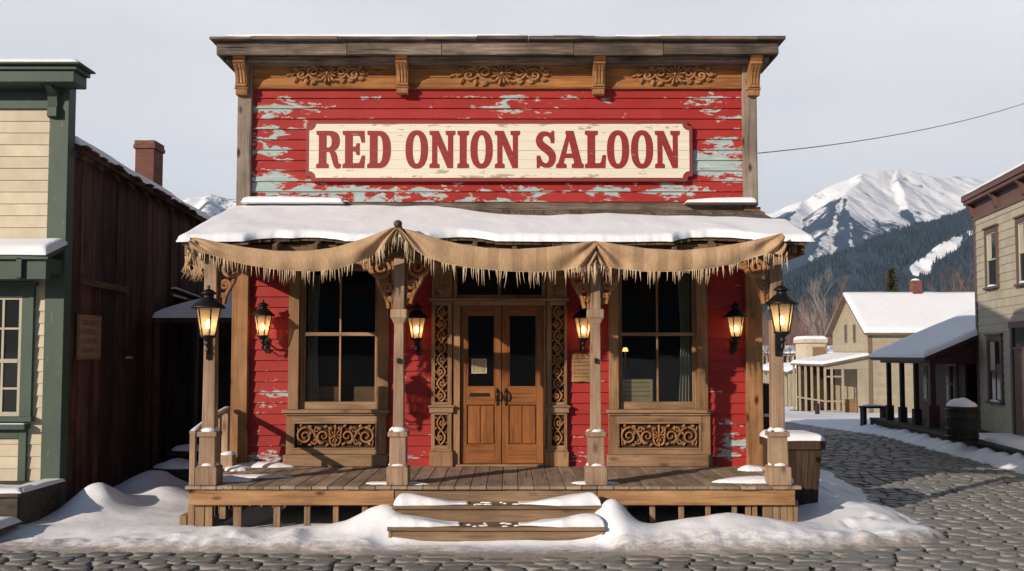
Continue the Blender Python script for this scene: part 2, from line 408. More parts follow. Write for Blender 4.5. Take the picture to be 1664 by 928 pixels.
def canvas():
    t = NT('canvas_cloth'); raw, v = t.coords(False)
    at = t.node('ShaderNodeAttribute', attribute_name='stripe').outputs['Fac']
    w = t.noise(t.vmath('MULTIPLY', v, (60, 60, 3)), 1, 3, .6); b = t.noise(v, 3, 5, .6); f = t.noise(v, 220, 2, .6)
    c = t.mix(t.mr(b, .3, .7), (.52,.335,.19), (.66,.455,.275)); c = t.mix(t.mr(w, .35, .65, .3, 0), c, (.20,.13,.08))
    c = t.mix(t.math('MULTIPLY', at, .34), c, (.22,.135,.08))
    dn = t.noise(v, 9, 5, .7); c = t.mix(t.mr(dn, .62, .75, 0, .35), c, (.13,.085,.055))
    p = t.bsdf(c, .95, t.bump(t.math('ADD', w, t.math('MULTIPLY', f, .6)), .3, .008), **{'Specular IOR Level': .1})
    tr = t.node('ShaderNodeBsdfTranslucent'); t.put(tr.inputs[0], c); mx = t.node('ShaderNodeMixShader'); mx.inputs[0].default_value = .18
    t.l.new(p.outputs[0], mx.inputs[1]); t.l.new(tr.outputs[0], mx.inputs[2]); t.l.new(mx.outputs[0], t.out.inputs[0]); return t.m
M['canvas'] = canvas()
def glass(name, tint=(.9, .95, .95), wave=.02, spec=1.):
    t = NT(name); raw, v = t.coords(False)
    nrm = t.bump(t.noise(v, 2.2, 2, .5), wave*3, .02)
    fr = t.node('ShaderNodeFresnel'); fr.inputs['IOR'].default_value = 1.45; t.put(fr.inputs['Normal'], nrm)
    tp = t.node('ShaderNodeBsdfTransparent'); t.put(tp.inputs[0], tint); gl = t.node('ShaderNodeBsdfGlossy'); gl.inputs['Roughness'].default_value = .03; t.put(gl.inputs['Normal'], nrm)
    gl.inputs[0].default_value = (.9, .9, .9, 1)
    mx = t.node('ShaderNodeMixShader'); t.put(mx.inputs[0], t.math('MULTIPLY', fr.outputs[0], spec)); t.l.new(tp.outputs[0], mx.inputs[1]); t.l.new(gl.outputs[0], mx.inputs[2]); t.l.new(mx.outputs[0], t.out.inputs[0]); return t.m
M['glass'] = glass('old_window_glass', (.82,.84,.82), spec=.45)
def opaqueglass():
    t = NT('dark_window_glass'); raw, v = t.coords(False)
    t.bsdf((.02,.022,.024), .06, t.bump(t.noise(v, 3, 2), .08, .02)); return t.m
M['dglass'] = opaqueglass()
def frosted():
    t = NT('frosted_lantern_glass'); raw, v = t.coords(False)
    tl = t.node('ShaderNodeBsdfTranslucent'); tl.inputs[0].default_value = (.92,.78,.60,1); tp = t.node('ShaderNodeBsdfTransparent'); tp.inputs[0].default_value = (.96,.88,.74,1)
    df = t.node('ShaderNodeBsdfDiffuse'); df.inputs[0].default_value = (.65,.55,.42,1)
    m1 = t.node('ShaderNodeMixShader'); m1.inputs[0].default_value = .62; t.l.new(tl.outputs[0], m1.inputs[1]); t.l.new(tp.outputs[0], m1.inputs[2])
    m2 = t.node('ShaderNodeMixShader'); m2.inputs[0].default_value = .15; t.l.new(m1.outputs[0], m2.inputs[1]); t.l.new(df.outputs[0], m2.inputs[2])
    t.l.new(m2.outputs[0], t.out.inputs[0]); return t.m
M['frost'] = frosted()
def emis(name, col, st):
    t = NT(name); e = t.node('ShaderNodeEmission'); e.inputs[0].default_value = (*col, 1); e.inputs[1].default_value = st; t.l.new(e.outputs[0], t.out.inputs[0]); return t.m
M['flame'] = emis('gas_flame', (1, .62, .26), 26)
M['bulb'] = emis('dim_bulb', (1, .45, .12), 3)
def stone():
    t = NT('cobble_stone'); raw, v = t.coords()
    a = t.noise(v, 5, 6, .65); b = t.noise(v, 45, 4, .6)
    c = t.mix(t.mr(a, .3, .7), (.135,.128,.118), (.31,.293,.262)); c = t.mix(t.math('MULTIPLY', t.isl, .75), c, (.16,.155,.15)); c = t.mix(t.mr(b, .35, .5, .35, 0), c, (.06,.055,.045))
    sh = t.noise(raw, .7, 4, .6); c = t.mix(t.mr(sh, .55, .7, 0, .35), c, (.10,.085,.065))
    t.bsdf(c, t.mr(a, .3, .7, .42, .75), t.bump(t.math('ADD', a, t.math('MULTIPLY', b, .35)), .5, .02)); return t.m
M['stone'] = stone()
def bed():
    t = NT('street_bed_soil'); raw, v = t.coords(False)
    a = t.noise(v, 3, 5, .6); b = t.noise(v, 40, 4, .7)
    c = t.mix(t.mr(a, .35, .65), (.022,.020,.012), (.035,.045,.016)); c = t.mix(t.mr(b, .6, .75), c, (.12,.11,.10))
    t.bsdf(c, .95, t.bump(b, .6, .03)); return t.m
M['bed'] = bed()
# ================================================================ SALOON
YW = 13.7; YD = 11.6; YP = 11.78; DZ = P(832, 757, YW).z   # deck level ~.62
XL, XR = -4.06, 3.62
ZT = P(832, 97, YW).z
def wx(u, v=600, Y=YW): return P(u, v, Y).x
def wz(v, Y=YW): return P(832, v, Y).z
SAL = thing('saloon', 'weathered red clapboard saloon with snow covered porch and carved wooden trim', 'building', (0, YW, 0))

def blob_mesh(mb, cx, cy, cz, rx, ry, h, seed=0, amp=.25, nr=9, na=36, tilt=0, po=2.2):
    vs = [(cx, cy, cz+h)]; fs = []
    for i in range(1, nr+1):
        t = math.sin(i/nr*PI/2)
        for k in range(na):
            a = 2*PI*k/na
            r = 1+amp*(n3(math.cos(a)*1.6+seed*7.1, math.sin(a)*1.6, seed)+.5*n3(math.cos(a)*4+seed*3.1, math.sin(a)*4, seed))
            x = cx+rx*r*t*math.cos(a); y = cy+ry*r*t*math.sin(a)
            z = cz+h*max(0, (1-t**po))**.6*(1+.35*n3(x*5, y*5, seed)) if i < nr else cz-.004
            vs.append((x, y, z))
    for k in range(na): fs.append((0, 1+k, 1+(k+1) % na))
    for i in range(nr-1):
        for k in range(na):
            k2 = (k+1) % na; a = 1+i*na; b = a+na; fs.append((a+k, b+k, b+k2, a+k2))
    fs.append(tuple(reversed(range(1+(nr-1)*na, 1+nr*na))))
    mb.add(vs, fs, True)
def blob(name, parent, *a, **k):
    mb = MB(); blob_mesh(mb, *a, **k); return mb.build(name, M['snow'], parent)
def snow_strip(name, parent, x0, x1, nx, yf, yb, base, thick, ny=22, seed=0, mat=None, er=1.1, label=None):
    """closed snow slab: per x column runs from yf(x) to yb(x) on base(x,y)"""
    us = np.linspace(0, PI, ny); s = (1-np.cos(us))/2
    xs = np.linspace(x0, x1, nx); T = np.zeros((ny, nx)); X = np.zeros((ny, nx)); Y = np.zeros((ny, nx)); B = np.zeros((ny, nx))
    for j, x in enumerate(xs):
        a, b = yf(x), yb(x); ys = a+(b-a)*s
        for i, y in enumerate(ys):
            th = thick(x, y); r = th*er+1e-4; d = min(y-a, b-y, max(0, (x-x0)), max(0, (x1-x)))
            q = min(1, max(0, d/r)); T[i, j] = th*math.sqrt(max(0, 1-(1-q)**2)); X[i, j] = x; Y[i, j] = y; B[i, j] = base(x, y)
    T = T*(1+.10*fbm(X*3+seed, Y*3, 3, seed))
    Xa = np.concatenate([X, X[::-1]]); Ya = np.concatenate([Y, Y[::-1]]); Za = np.concatenate([B+T, (B-.004)[::-1]])
    o = grid_mesh(name, Xa, Ya, Za, mat or M['snow'], parent)
    if label: o['label'] = label
    return o

# ---- facade siding
def lap_rows(z0, z1, dz):
    n = max(1, round((z1-z0)/dz)); d = (z1-z0)/n
    return [(z0+i*d, z0+(i+1)*d) for i in range(n)]
def lap_board(mb, x0, x1, z0, z1, y, proud=.022, step=.1, jog=0):
    n = max(1, int((x1-x0)/step)); vs = []; fs = []
    for i in range(n+1):
        x = x0+(x1-x0)*i/n
        w = .0025*n3(x*.8, z0*9, 3)
        vs += [(x, y, z1+.004), (x, y-.004, z1+.004+w*.3), (x, y-proud-jog, z0+w), (x, y, z0+w)]
    for i in range(n):
        for k in range(4): fs.append((i*4+k, i*4+(k+1) % 4, i*4+4+(k+1) % 4, i*4+4+k))
    fs.append((0,3,2,1)); m = n*4; fs.append((m,m+1,m+2,m+3)); mb.add(vs, fs)
def siding(x0, x1, z0, z1, y, dz, holes=(), proud=.028, step=.1, joints=True, rr=random.Random(3)):
    mb = MB()
    for a, b in lap_rows(z0, z1, dz):
        iv = [(x0, x1)]
        for hx0, hx1, hz0, hz1 in holes:
            if b > hz0+.01 and a < hz1-.01:
                nv = []
                for p, q in iv:
                    if hx0 > p and hx0 < q: nv.append((p, hx0))
                    if hx1 > p and hx1 < q: nv.append((hx1, q))
                    if hx1 <= p or hx0 >= q: nv.append((p, q))
                iv = nv
        for p, q in iv:
            cuts = [p]
            if joints and q-p > 2.5:
                c = p+rr.uniform(1.0, 3.2)
                while c < q-.8: cuts.append(c); c += rr.uniform(1.5, 3.8)
            cuts.append(q)
            for i in range(len(cuts)-1): lap_board(mb, cuts[i]+.0012, cuts[i+1]-.0012, a, b, y, proud, step, rr.uniform(0, .003))
    return mb
winL = (wx(474), wx(628), DZ, wz(436)); winR = (wx(992), wx(1148), DZ, wz(436)); dr = (wx(703), wx(920), DZ, wz(436))
sd = siding(XL+.1, XR-.1, DZ-.02, wz(143), YW, .158, [winL, winR, dr])
so = sd.build('wall', M['red'], SAL)
spots = [(450,178,52,14,1.),(440,205,38,10,.7),(436,243,42,18,.75),(450,225,30,8,.4),(440,300,50,22,1.05),(505,312,70,16,1.0),(590,316,70,14,1.0),(560,300,50,8,.85),(690,318,70,12,.9),(620,300,40,6,.6),(740,304,60,8,.6),
  (820,170,48,12,.85),(880,153,20,8,.9),(930,157,24,7,.8),(890,185,18,8,.6),(1060,150,14,6,.5),(1150,165,40,12,.75),(1190,190,20,10,.7),(1165,265,60,26,1.15),(1180,235,40,12,.8),(1190,290,40,14,.7),
  (985,312,40,12,.95),(1085,305,55,14,1.0),(1130,320,40,10,.7),(860,318,60,12,.85),(930,315,30,8,.6),(800,322,60,8,.8),(600,163,30,6,.4),(508,155,10,6,.5),
  (445,642,28,12,.85),(460,612,14,7,.45),(430,668,14,6,.4),(425,715,20,9,.5),(440,745,34,10,.8),(672,745,24,8,.75),(945,740,26,14,.8),(940,700,18,6,.45),
  (1185,698,20,9,1.0),(1195,722,24,12,.85),(1180,745,24,12,.8),(1190,680,14,6,.4),(1150,660,12,5,.4)]
sp3 = []
for u, v, ru, rv, a in spots:
    x, z = PXZ(u, v, YW); sp3.append((x, z, ru/110, rv/110, a))
at = so.data.attributes.new('wear', 'FLOAT', 'POINT'); vals = []
for vv in so.data.vertices:
    x, z = vv.co.x, vv.co.z; w = 0
    for sx, sz, rx, rz, a in sp3:
        w = max(w, a*math.exp(-(((x-sx)/rx)**2+((z-sz)/rz)**2)*.8))
    vals.append(w-.12)
at.data.foreach_set('value', vals)
# structure behind the siding: sheathing with openings, side walls, roof, floor, room
mb = MB(); yb0, yb1 = YW+.003, YW+.10; zt0 = P(832, 70, YW).z
def sheath(x0, x1, z0, z1): mb.box(x0, x1, yb0, yb1, z0, z1)
gx = [XL+.1, winL[0]+.15, winL[1]-.15, dr[0]+.3, dr[1]-.3, winR[0]+.15, winR[1]-.15, XR-.1]
sheath(gx[0], gx[1], 0, zt0); sheath(gx[2], gx[3], 0, zt0); sheath(gx[4], gx[5], 0, zt0); sheath(gx[6], gx[7], 0, zt0)
ztop = wz(436)-.05
for i in (1, 3, 5): sheath(gx[i], gx[i+1], ztop, zt0)
for i in (1, 5): sheath(gx[i], gx[i+1], 0, wz(665))
sheath(gx[3], gx[4], 0, DZ)
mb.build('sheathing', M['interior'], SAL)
YB = 23.0
side = MB(); zsd = zt0-.25
for sx, sg in ((XL+.1, 1), (XR-.1, -1)):
    for a, b in lap_rows(0.0, zsd, .16): side.box(sx, sx+sg*.03, YW+.1, YB, a, b+.002)
side.box(XL+.13, XR-.13, YB-.1, YB, 0, zsd)
side.build('side_wall', M['barn'], SAL)
mb = MB(); xa_, xb_ = XL-.05, XR+.05
vs_ = [(xa_,YW+.12,zsd),(xb_,YW+.12,zsd),(xb_,YB+.2,zsd),(xa_,YB+.2,zsd),(xa_+.25,16.6,zsd+1.25),(xb_-.25,16.6,zsd+1.25),(xb_-.25,YB-2,zsd+1.25),(xa_+.25,YB-2,zsd+1.25)]
mb.add(vs_, [(0,3,2,1),(4,5,6,7),(0,1,5,4),(1,2,6,5),(2,3,7,6),(3,0,4,7)]); mb.build('roof', M['snow'], SAL)  # unseen raised roof, shaped to cast shade on the right house
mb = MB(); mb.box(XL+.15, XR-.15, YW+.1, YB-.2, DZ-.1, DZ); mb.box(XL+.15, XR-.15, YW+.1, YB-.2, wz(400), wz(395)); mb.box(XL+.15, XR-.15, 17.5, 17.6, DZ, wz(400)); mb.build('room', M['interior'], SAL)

# ---- corner posts: upper weathered, lower warmer
for s, x in ((-1, XL), (1, XR)):
    xa, xb = (x-.02, x+.19) if s < 0 else (x-.19, x+.02)
    MB().box(xa, xb, YW-.09, YW+.12, wz(336), zt0-.1).build('corner_board', M['greyz'], SAL, .008)
    MB().box(xa-.03*(s < 0), xb+.03*(s > 0), YW-.11, YW+.12, DZ-.5, wz(338)).build('corner_board', M['corner'], SAL, .008)
# ---- frieze
mb = MB(); zs = [P(832, q, YW).z for q in (143, 128, 113, 97, 82)]
for a, b in zip(zs[:-1], zs[1:]): mb.box(XL+.19, XR-.19, YW-.045-.002*random.random(), YW, a+.001, b-.001)
mb.box(XL+.19, XR-.19, YW-.065, YW-.0, zs[0]-.03, zs[0]-.001)
mb.build('frieze', M['frieze'], SAL, .004)
# ---- cornice
zA = P(832, 88, 13.25).z; zB = P(832, 66, 13.25).z; zC = P(832, 58, 13.2).z
mb = MB(); xl, xr = XL-.24, XR+.26
segs = [xl, -2.4, -1.02, .9, 2.2, xr]
for i in range(5):
    dy = random.uniform(-.012, .012); dz_ = random.uniform(-.012, .012)
    mb.box(segs[i]+.003, segs[i+1]-.003, 13.27+dy, 13.32+dy, zA+dz_, zB-.004)
for sx in (xl, xr-.05): mb.box(sx, sx+.05, 13.325, 14.2, zA, zB-.004)
mb.box(xl+.05, xr-.05, 13.33, YW+.1, zA+.03, zA+.06)
mb.box(xl+.1, xr-.1, 13.42, YW+.1, zA-.06, zA+.025)
mb.build('cornice', M['grey'], SAL, .006)
mb = MB(); x = xl-.08
while x < xr+.08:
    w = random.uniform(.5, 1.3); x2 = min(x+w, xr+.08); dz_ = random.uniform(0, .02)
    mb.box(x+.002, x2-.002, 13.17+random.uniform(0, .02), 14.2, zB, zB+.035+dz_); x = x2
mb.box(P(878,58,13.3).x, P(975,58,13.3).x, 13.3, 14.0, zB+.06, zB+.085); mb.box(P(900,58,13.3).x, P(948,58,13.3).x, 13.32, 13.9, zB+.086, zB+.105)
mb.box(P(1232,58,13.3).x, P(1250,58,13.3).x, 13.35, 13.55, zB+.03, zB+.10)
mb.build('cornice_cap', M['grey'], SAL, .006)
snow_strip('snow', SAL, P(368,58,13.2).x, P(850,58,13.2).x, 120, lambda x: 13.2+.02*n3(x*3), lambda x: 14.1, lambda x, y: zB+.045, lambda x, y: .05+.02*n3(x*1.3, 1), seed=4)
snow_strip('snow', SAL, P(1000,58,13.2).x, P(1100,58,13.2).x, 60, lambda x: 13.2+.03*n3(x*3), lambda x: 14.1, lambda x, y: zB+.045, lambda x, y: .035+.01*n3(x*1.3, 1), seed=5)
# ---- corbels
def corbel(xc, v0, v1, w=.17, front=None):
    z1 = P(832, v0, YW-.25).z; z0 = P(832, v1, YW-.1).z; h = z1-z0
    root = None; mb = MB(); yb = YW-.065
    prof = [(yb, z0), (yb-.10, z0), (yb-.11, z0+.03), (yb-.11, z0+.16*h), (yb-.15, z0+.2*h), (yb-.12, z0+.27*h), (yb-.13, z0+.4*h), (yb-.17, z0+.55*h), (yb-.25, z0+.68*h), (yb-.29, z0+.72*h),(yb-.25, z0+.78*h), (yb-.30, z0+.85*h), (yb-.34, z0+.92*h), (yb-.34, z1), (yb, z1)]
    mb.prism([prof], xc-w/2, xc+w/2, 'X')
    for k in (-1, 0, 1):
        xx = xc+k*w*.27
        pr = [(a-.014, b) for a, b in prof[5:9]]; pr2 = [(a, b) for a, b in prof[5:9]]
        mb.prism([pr+pr2[::-1]], xx-w*.085, xx+w*.085, 'X')
    mb.box(xc-w/2-.015, xc+w/2+.015, yb-.125, yb, z0+.14*h, z0+.17*h)
    mb.box(xc-w/2-.012, xc+w/2+.012, yb-.355, yb, z1-.03, z1-.002)
    mb.build('corbel', M['carvez'], SAL, .005)
corbel(P(398,120,YW).x, 84, 156); corbel(P(656,120,YW).x, 86, 153); corbel(P(971,120,YW).x, 88, 155); corbel(P(1220,120,YW).x, 88, 157)

# ---- carving helpers
def spiral(cx, cz, R, turns, a0, dr_=1, n=None, rin=.16):
    n = n or int(16*turns)+6
    return [(cx+R*(1-(1-rin)*(i/n)**.85)*math.cos(a0+dr_*2*PI*turns*i/n), cz+R*(1-(1-rin)*(i/n)**.85)*math.sin(a0+dr_*2*PI*turns*i/n)) for i in range(n+1)]
def bez(p0, p1, p2, p3, n=14):
    o = []
    for i in range(n+1):
        t = i/n; q = 1-t; o.append(tuple(q**3*a+3*q*q*t*b+3*q*t*t*c+t**3*d for a, b, c, d in zip(p0, p1, p2, p3)))
    return o
def leaf(mb, x, z, ang, L, w, yb, dep):
    pts = [(x+L*t*math.cos(ang+.5*t), z+L*t*math.sin(ang+.5*t)) for t in (0, .15, .35, .6, .85, 1)]
    mb.ribbon(pts, [w*k for k in (.3, .75, 1, .8, .4, .08)], yb, dep, .35)
def fan(mb, x, z, R, yb, dep, n=13, full=True):
    for k in range(n):
        a = 2*PI*k/n+PI/2 if full else PI*k/(n-1)
        rr = R*(1 if k % 2 == 0 else .82)
        pts = [(x+rr*t*math.cos(a), z+rr*t*math.sin(a)) for t in (.12, .4, .75, .93, 1)]
        mb.ribbon(pts, [R*q for q in (.06, .14, .25, .19, .06)], yb, dep*(1-.15*(k % 2)), .36)
    mb.lathe([(R*.16, 0), (R*.13, .01)], 0, 0, 8)
    m = mb.v[-16:]; del mb.v[-16:]
    mb.v += [(x+p[0], yb-dep*.9-p[2]*1.3, z+p[1]) for p in m]
# frieze ornaments: fan shell in the middle, scrolls running both ways
def frieze_carving(u, v, wpx, hpx):
    cx, cz = PXZ(u, v, YW-.05); W = wpx/108/2; H = hpx/108/2; yb = YW-.046; mb = MB()
    fan(mb, cx, cz, H*1.12, yb, .07)
    for s in (-1, 1):
        f = lambda x, z: (cx+s*x, cz+z)
        T = lambda pts: [f(a, b) for a, b in pts]
        # main S scroll stems
        mb.ribbon(T(bez((H*.3, -H*.55), (W*.28, -H*.95), (W*.42, -H*.5), (W*.5, H*.1)))[:], .037, yb, .045)
        mb.ribbon(T(spiral(W*.36, H*.18, W*.15, 1.35, -.1, 1)), [.044*(1-.5*i/28) for i in range(28)][:len(spiral(W*.36, H*.18, W*.15, 1.35, -.1, 1))], yb, .05)
        mb.ribbon(T(bez((H*.6, H*.5), (W*.35, H*.95), (W*.45, -H*.2), (W*.6, -H*.5))), .035, yb, .04)
        sp = spiral(W*.66, -H*.12, H*.48, 1.3, -2.4, 1)
        mb.ribbon(T(sp), [.044*(1-.4*i/len(sp)) for i in range(len(sp))], yb, .05)
        mb.ribbon(T(bez((W*.52, H*.35), (W*.62, H*.75), (W*.76, H*.35), (W*.86, -H*.1))), .035, yb, .04)
        sp = spiral(W*.88, H*.0, H*.27, 1.2, 2.2, -1)
        mb.ribbon(T(sp), [.037*(1-.4*i/len(sp)) for i in range(len(sp))], yb, .045)
        leaf(mb, *f(W*.93, 0), 0 if s > 0 else PI, W*.14, .04, yb, .03)
        for (lx, lz, la) in ((W*.2, H*.55, .9), (W*.5, H*.62, .7), (W*.3, -H*.75, -.3), (W*.52, -H*.55, -.9), (W*.78, -H*.42, -.6), (W*.76, H*.42, .5)):
            x_, z_ = f(lx, lz); leaf(mb, x_, z_, la if s > 0 else PI-la, H*.6, .07, yb, .04)
    mb.build('frieze_carving', M['carve'], SAL)
frieze_carving(533, 120, 127, 31); frieze_carving(816, 121, 160, 34); frieze_carving(1096, 122, 130, 31)
# vine filling a panel (length along one axis)
def vine(mb, x0, x1, z0, z1, yb, vertical, waves, dep=.03, w=.026):
    L = (z1-z0) if vertical else (x1-x0); H = (x1-x0) if vertical else (z1-z0)
    cx, cz = (x0+x1)/2, (z0+z1)/2
    def f(a, b): return (cx+b, cz-L/2+a) if vertical else (cx-L/2+a, cz+b)
    n = 14*waves*2; A = H*.33
    mb.ribbon([f(L*i/n, A*math.sin(2*PI*waves*i/n)) for i in range(n+1)], w, yb, dep)
    mb.ribbon([f(L*i/n, -A*.9*math.sin(2*PI*waves*i/n)) for i in range(n+1)], w*.8, yb, dep*.82)
    for k in range(waves*2):
        a = L*(k+.5)/(waves*2); sg = 1 if k % 2 == 0 else -1
        R = min(H*.27, L/(waves*2)*.38)
        sp = spiral(0, 0, R, 1.35, -sg*PI/2, 1 if k % 2 else -1)
        mb.ribbon([f(a+p, -sg*H*.10+q) for p, q in sp], [w*1.05*(1-.45*i/len(sp)) for i in range(len(sp))], yb, dep*1.2)
        for j, (da, db, an) in enumerate(((-.32, .38, 2.3), (.32, .38, .6), (0., -.42, -PI/2+.4))):
            p = f(a+da*L/(waves*2), sg*db*H); q = an*sg if not vertical else PI/2-an*sg
            leaf(mb, p[0], p[1], q, H*.17, w*1.1, yb, dep)
def scroll_panel(x0, x1, z0, z1, yb, parent):
    mb = MB(); cx, cz = (x0+x1)/2, (z0+z1)/2; W = (x1-x0)/2; H = (z1-z0)/2; w = .033
    def tap(n, w=w, e=.5): return [w*(1-e*i/n) for i in range(n)]
    for s in (-1, 1):
        T = lambda pts: [(cx+s*a, cz+b) for a, b in pts]
        sp = spiral(W*.77, H*-.05, H*.78, 1.6, PI*.55, -1); mb.ribbon(T(sp), tap(len(sp)), yb, .042)
        mb.ribbon(T(bez((W*.70, H*.70), (W*.5, H*.6), (W*.5, -H*.5), (W*.36, -H*.72))), w, yb, .04)
        sp = spiral(W*.30, -H*.05, H*.62, 1.35, -PI/2, 1 if True else -1); mb.ribbon(T(sp), tap(len(sp)), yb, .042)
        mb.ribbon(T(bez((W*.04, -H*.85), (W*.2, -H*.7), (W*.1, H*.2), (W*.17, H*.75))), w*.9, yb, .038)
        sp = spiral(W*.47, H*.48, H*.3, 1.2, PI, -1); mb.ribbon(T(sp), tap(len(sp), w*.8), yb, .036)
        sp = spiral(W*.52, -H*.5, H*.3, 1.2, 0, -1); mb.ribbon(T(sp), tap(len(sp), w*.8), yb, .036)
        mb.ribbon(T(bez((W*.97, H*.75), (W*.9, H*.3), (W*.99, -H*.3), (W*.93, -H*.9))), w*.6, yb, .03)
        for lx, lz, la in ((.1,.5,1.4),(.2,.8,.2),(.36,.55,.6),(.6,.75,.5),(.9,.8,2.6),(.88,-.8,2.),(.6,-.85,.4),(.16,-.75,-.2),(.42,-.2,1.),(.62,.1,1.8)):
            leaf(mb, cx+s*W*lx, cz+H*lz, la if s > 0 else PI-la, H*.36, .045, yb, .04)
    mb.ribbon([(cx, cz-H*.95), (cx, cz+H*.95)], .03, yb, .035)
    fan(mb, cx, cz, H*.62, yb-.012, .04, 9)
    return mb.build('carving', M['carve'], parent)

# ---- windows
def front_window(u0, u1, um, casL, casR, sillL, sillR, pL, pR, cL, cR, curt):
    yf = YW-.07
    zs_ = wz(665); zt = wz(440)
    g0, g1 = wx(u0), wx(u1); zm = wz(543); zb = wz(653)
    fr = MB(); xa_, xb_ = wx(casL[0]), wx(casR[1])
    fr.prism([[(xa_, zs_+.001), (wx(casL[1]), zs_+.001), (wx(casL[1]), zt), (wx(casR[0]), zt), (wx(casR[0]), zs_+.001), (xb_, zs_+.001), (xb_, zt+.1), (xa_, zt+.1)]], yf, YW+.02)
    win = fr.build('window', M['trimz'], SAL, .006)
    hd = MB(); hd.box(wx(casL[0])-.04, wx(casR[1])+.04, yf-.02, YW+.018, zt+.001, zt+.2); hd.build('head_casing', M['trimx'], win, .006)
    js = MB(); js.box(wx(casL[1])+.001, g0, yf+.06, YW+.1, zs_, zt); js.box(g1, wx(casR[0])-.001, yf+.06, YW+.1, zs_, zt); js.each('jamb', M['trimz'], win, bevel=.004)
    xm = wx(um); sh = MB(); s_ = .038
    ysx = YW+.02
    sh.box(g0+.001, g0+s_*.8, ysx, ysx+.05, zb, zt); sh.box(g1-s_*.8, g1-.001, ysx, ysx+.05, zb, zt); sh.box(xm-.014, xm+.014, ysx+.004, ysx+.045, zb+.001, zt)
    sh.build('sash', M['trimz'], win, .004)
    sr = MB(); sr.box(g0, g1, ysx-.012, ysx+.055, zm-.026, zm+.026); sr.box(g0, g1, ysx-.01, ysx+.056, zs_+.001, zb); sr.build('sash_rail', M['trimx'], win, .004)
    MB().box(g0, g1, ysx+.02, ysx+.026, zb, zt).build('pane', M['glass'], win)
    sl = MB(); sl.box(wx(sillL), wx(sillR), yf-.07, YW+.1, zs_-.05, zs_); sl.box(wx(sillL)+.03, wx(sillR)-.03, yf-.035, YW+.0, zs_-.085, zs_-.051); sl.build('sill', M['trimx'], win, .006)
    # panel below
    pz0, pz1 = wz(738), zs_-.086; a0, a1, b0, b1 = wx(cL), wx(cR), wz(727), wz(688)
    x0, x1 = wx(pL), wx(pR)
    pn = MB(); pn.frame(x0, x1, pz0, pz1, [(a0-.025, a1+.025, b0-.025, b1+.025)], yf, YW); pnl = pn.build('window_panel', M['trimz'], SAL, .005)
    pn = MB(); pn.box(a0-.029, a1+.029, yf-.004, yf+.02, b1+.03, pz1-.004); pn.box(a0-.029, a1+.029, yf-.004, yf+.02, pz0+.004, b0-.03)
    pn.box(a0-.029, a1+.029, yf-.012, YW-.02, b1, b1+.029); pn.box(a0-.029, a1+.029, yf-.012, YW-.02, b0-.029, b0); pn.box(a0-.029, a0, yf-.012, YW-.02, b0+.001, b1-.001); pn.box(a1, a1+.029, yf-.012, YW-.02, b0+.001, b1-.001)
    pn.build('panel_rail', M['trimx'], pnl, .004)
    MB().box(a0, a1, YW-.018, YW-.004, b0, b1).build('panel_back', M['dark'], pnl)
    scroll_panel(a0+.01, a1-.01, b0+.01, b1-.01, YW-.018, pnl)
    pl = MB(); pl.box(x0-.03, x1+.02, yf-.05, YW, DZ+.002, pz0-.001); pl.build('plinth', M['trimx'], pnl, .008)
    # curtain
    for (cu0, cu1) in curt:
        c0, c1 = wx(cu0), wx(cu1); n = 60; X = np.zeros((14, n)); Y = X.copy(); Z = X.copy()
        for i in range(14):
            for j in range(n):
                t = j/(n-1); q = i/13; sp_ = (c1-c0)*(1-.18*math.sin(PI*q)*(1))
                anc = c0 if cu0 < (u0+u1)/2 else c1; xx = anc+(t*sp_ if anc == c0 else -(t)*sp_)
                X[i, j] = xx; Y[i, j] = YW+.2+.028*math.sin(t*24+q*1.2)+.012*math.sin(t*51); Z[i, j] = zb-.05+(zt-zb)*q
        grid_mesh('curtain', X, Y, Z, M['curtain'], win)
    return win
front_window(492, 612, 552, (470, 487), (614, 632), 462, 634, 468, 629, 482, 612, [(494, 515)])
front_window(1008, 1129, 1069, (989, 1005), (1131, 1149), 984, 1155, 988, 1152, 1005, 1134, [(1106, 1127)])

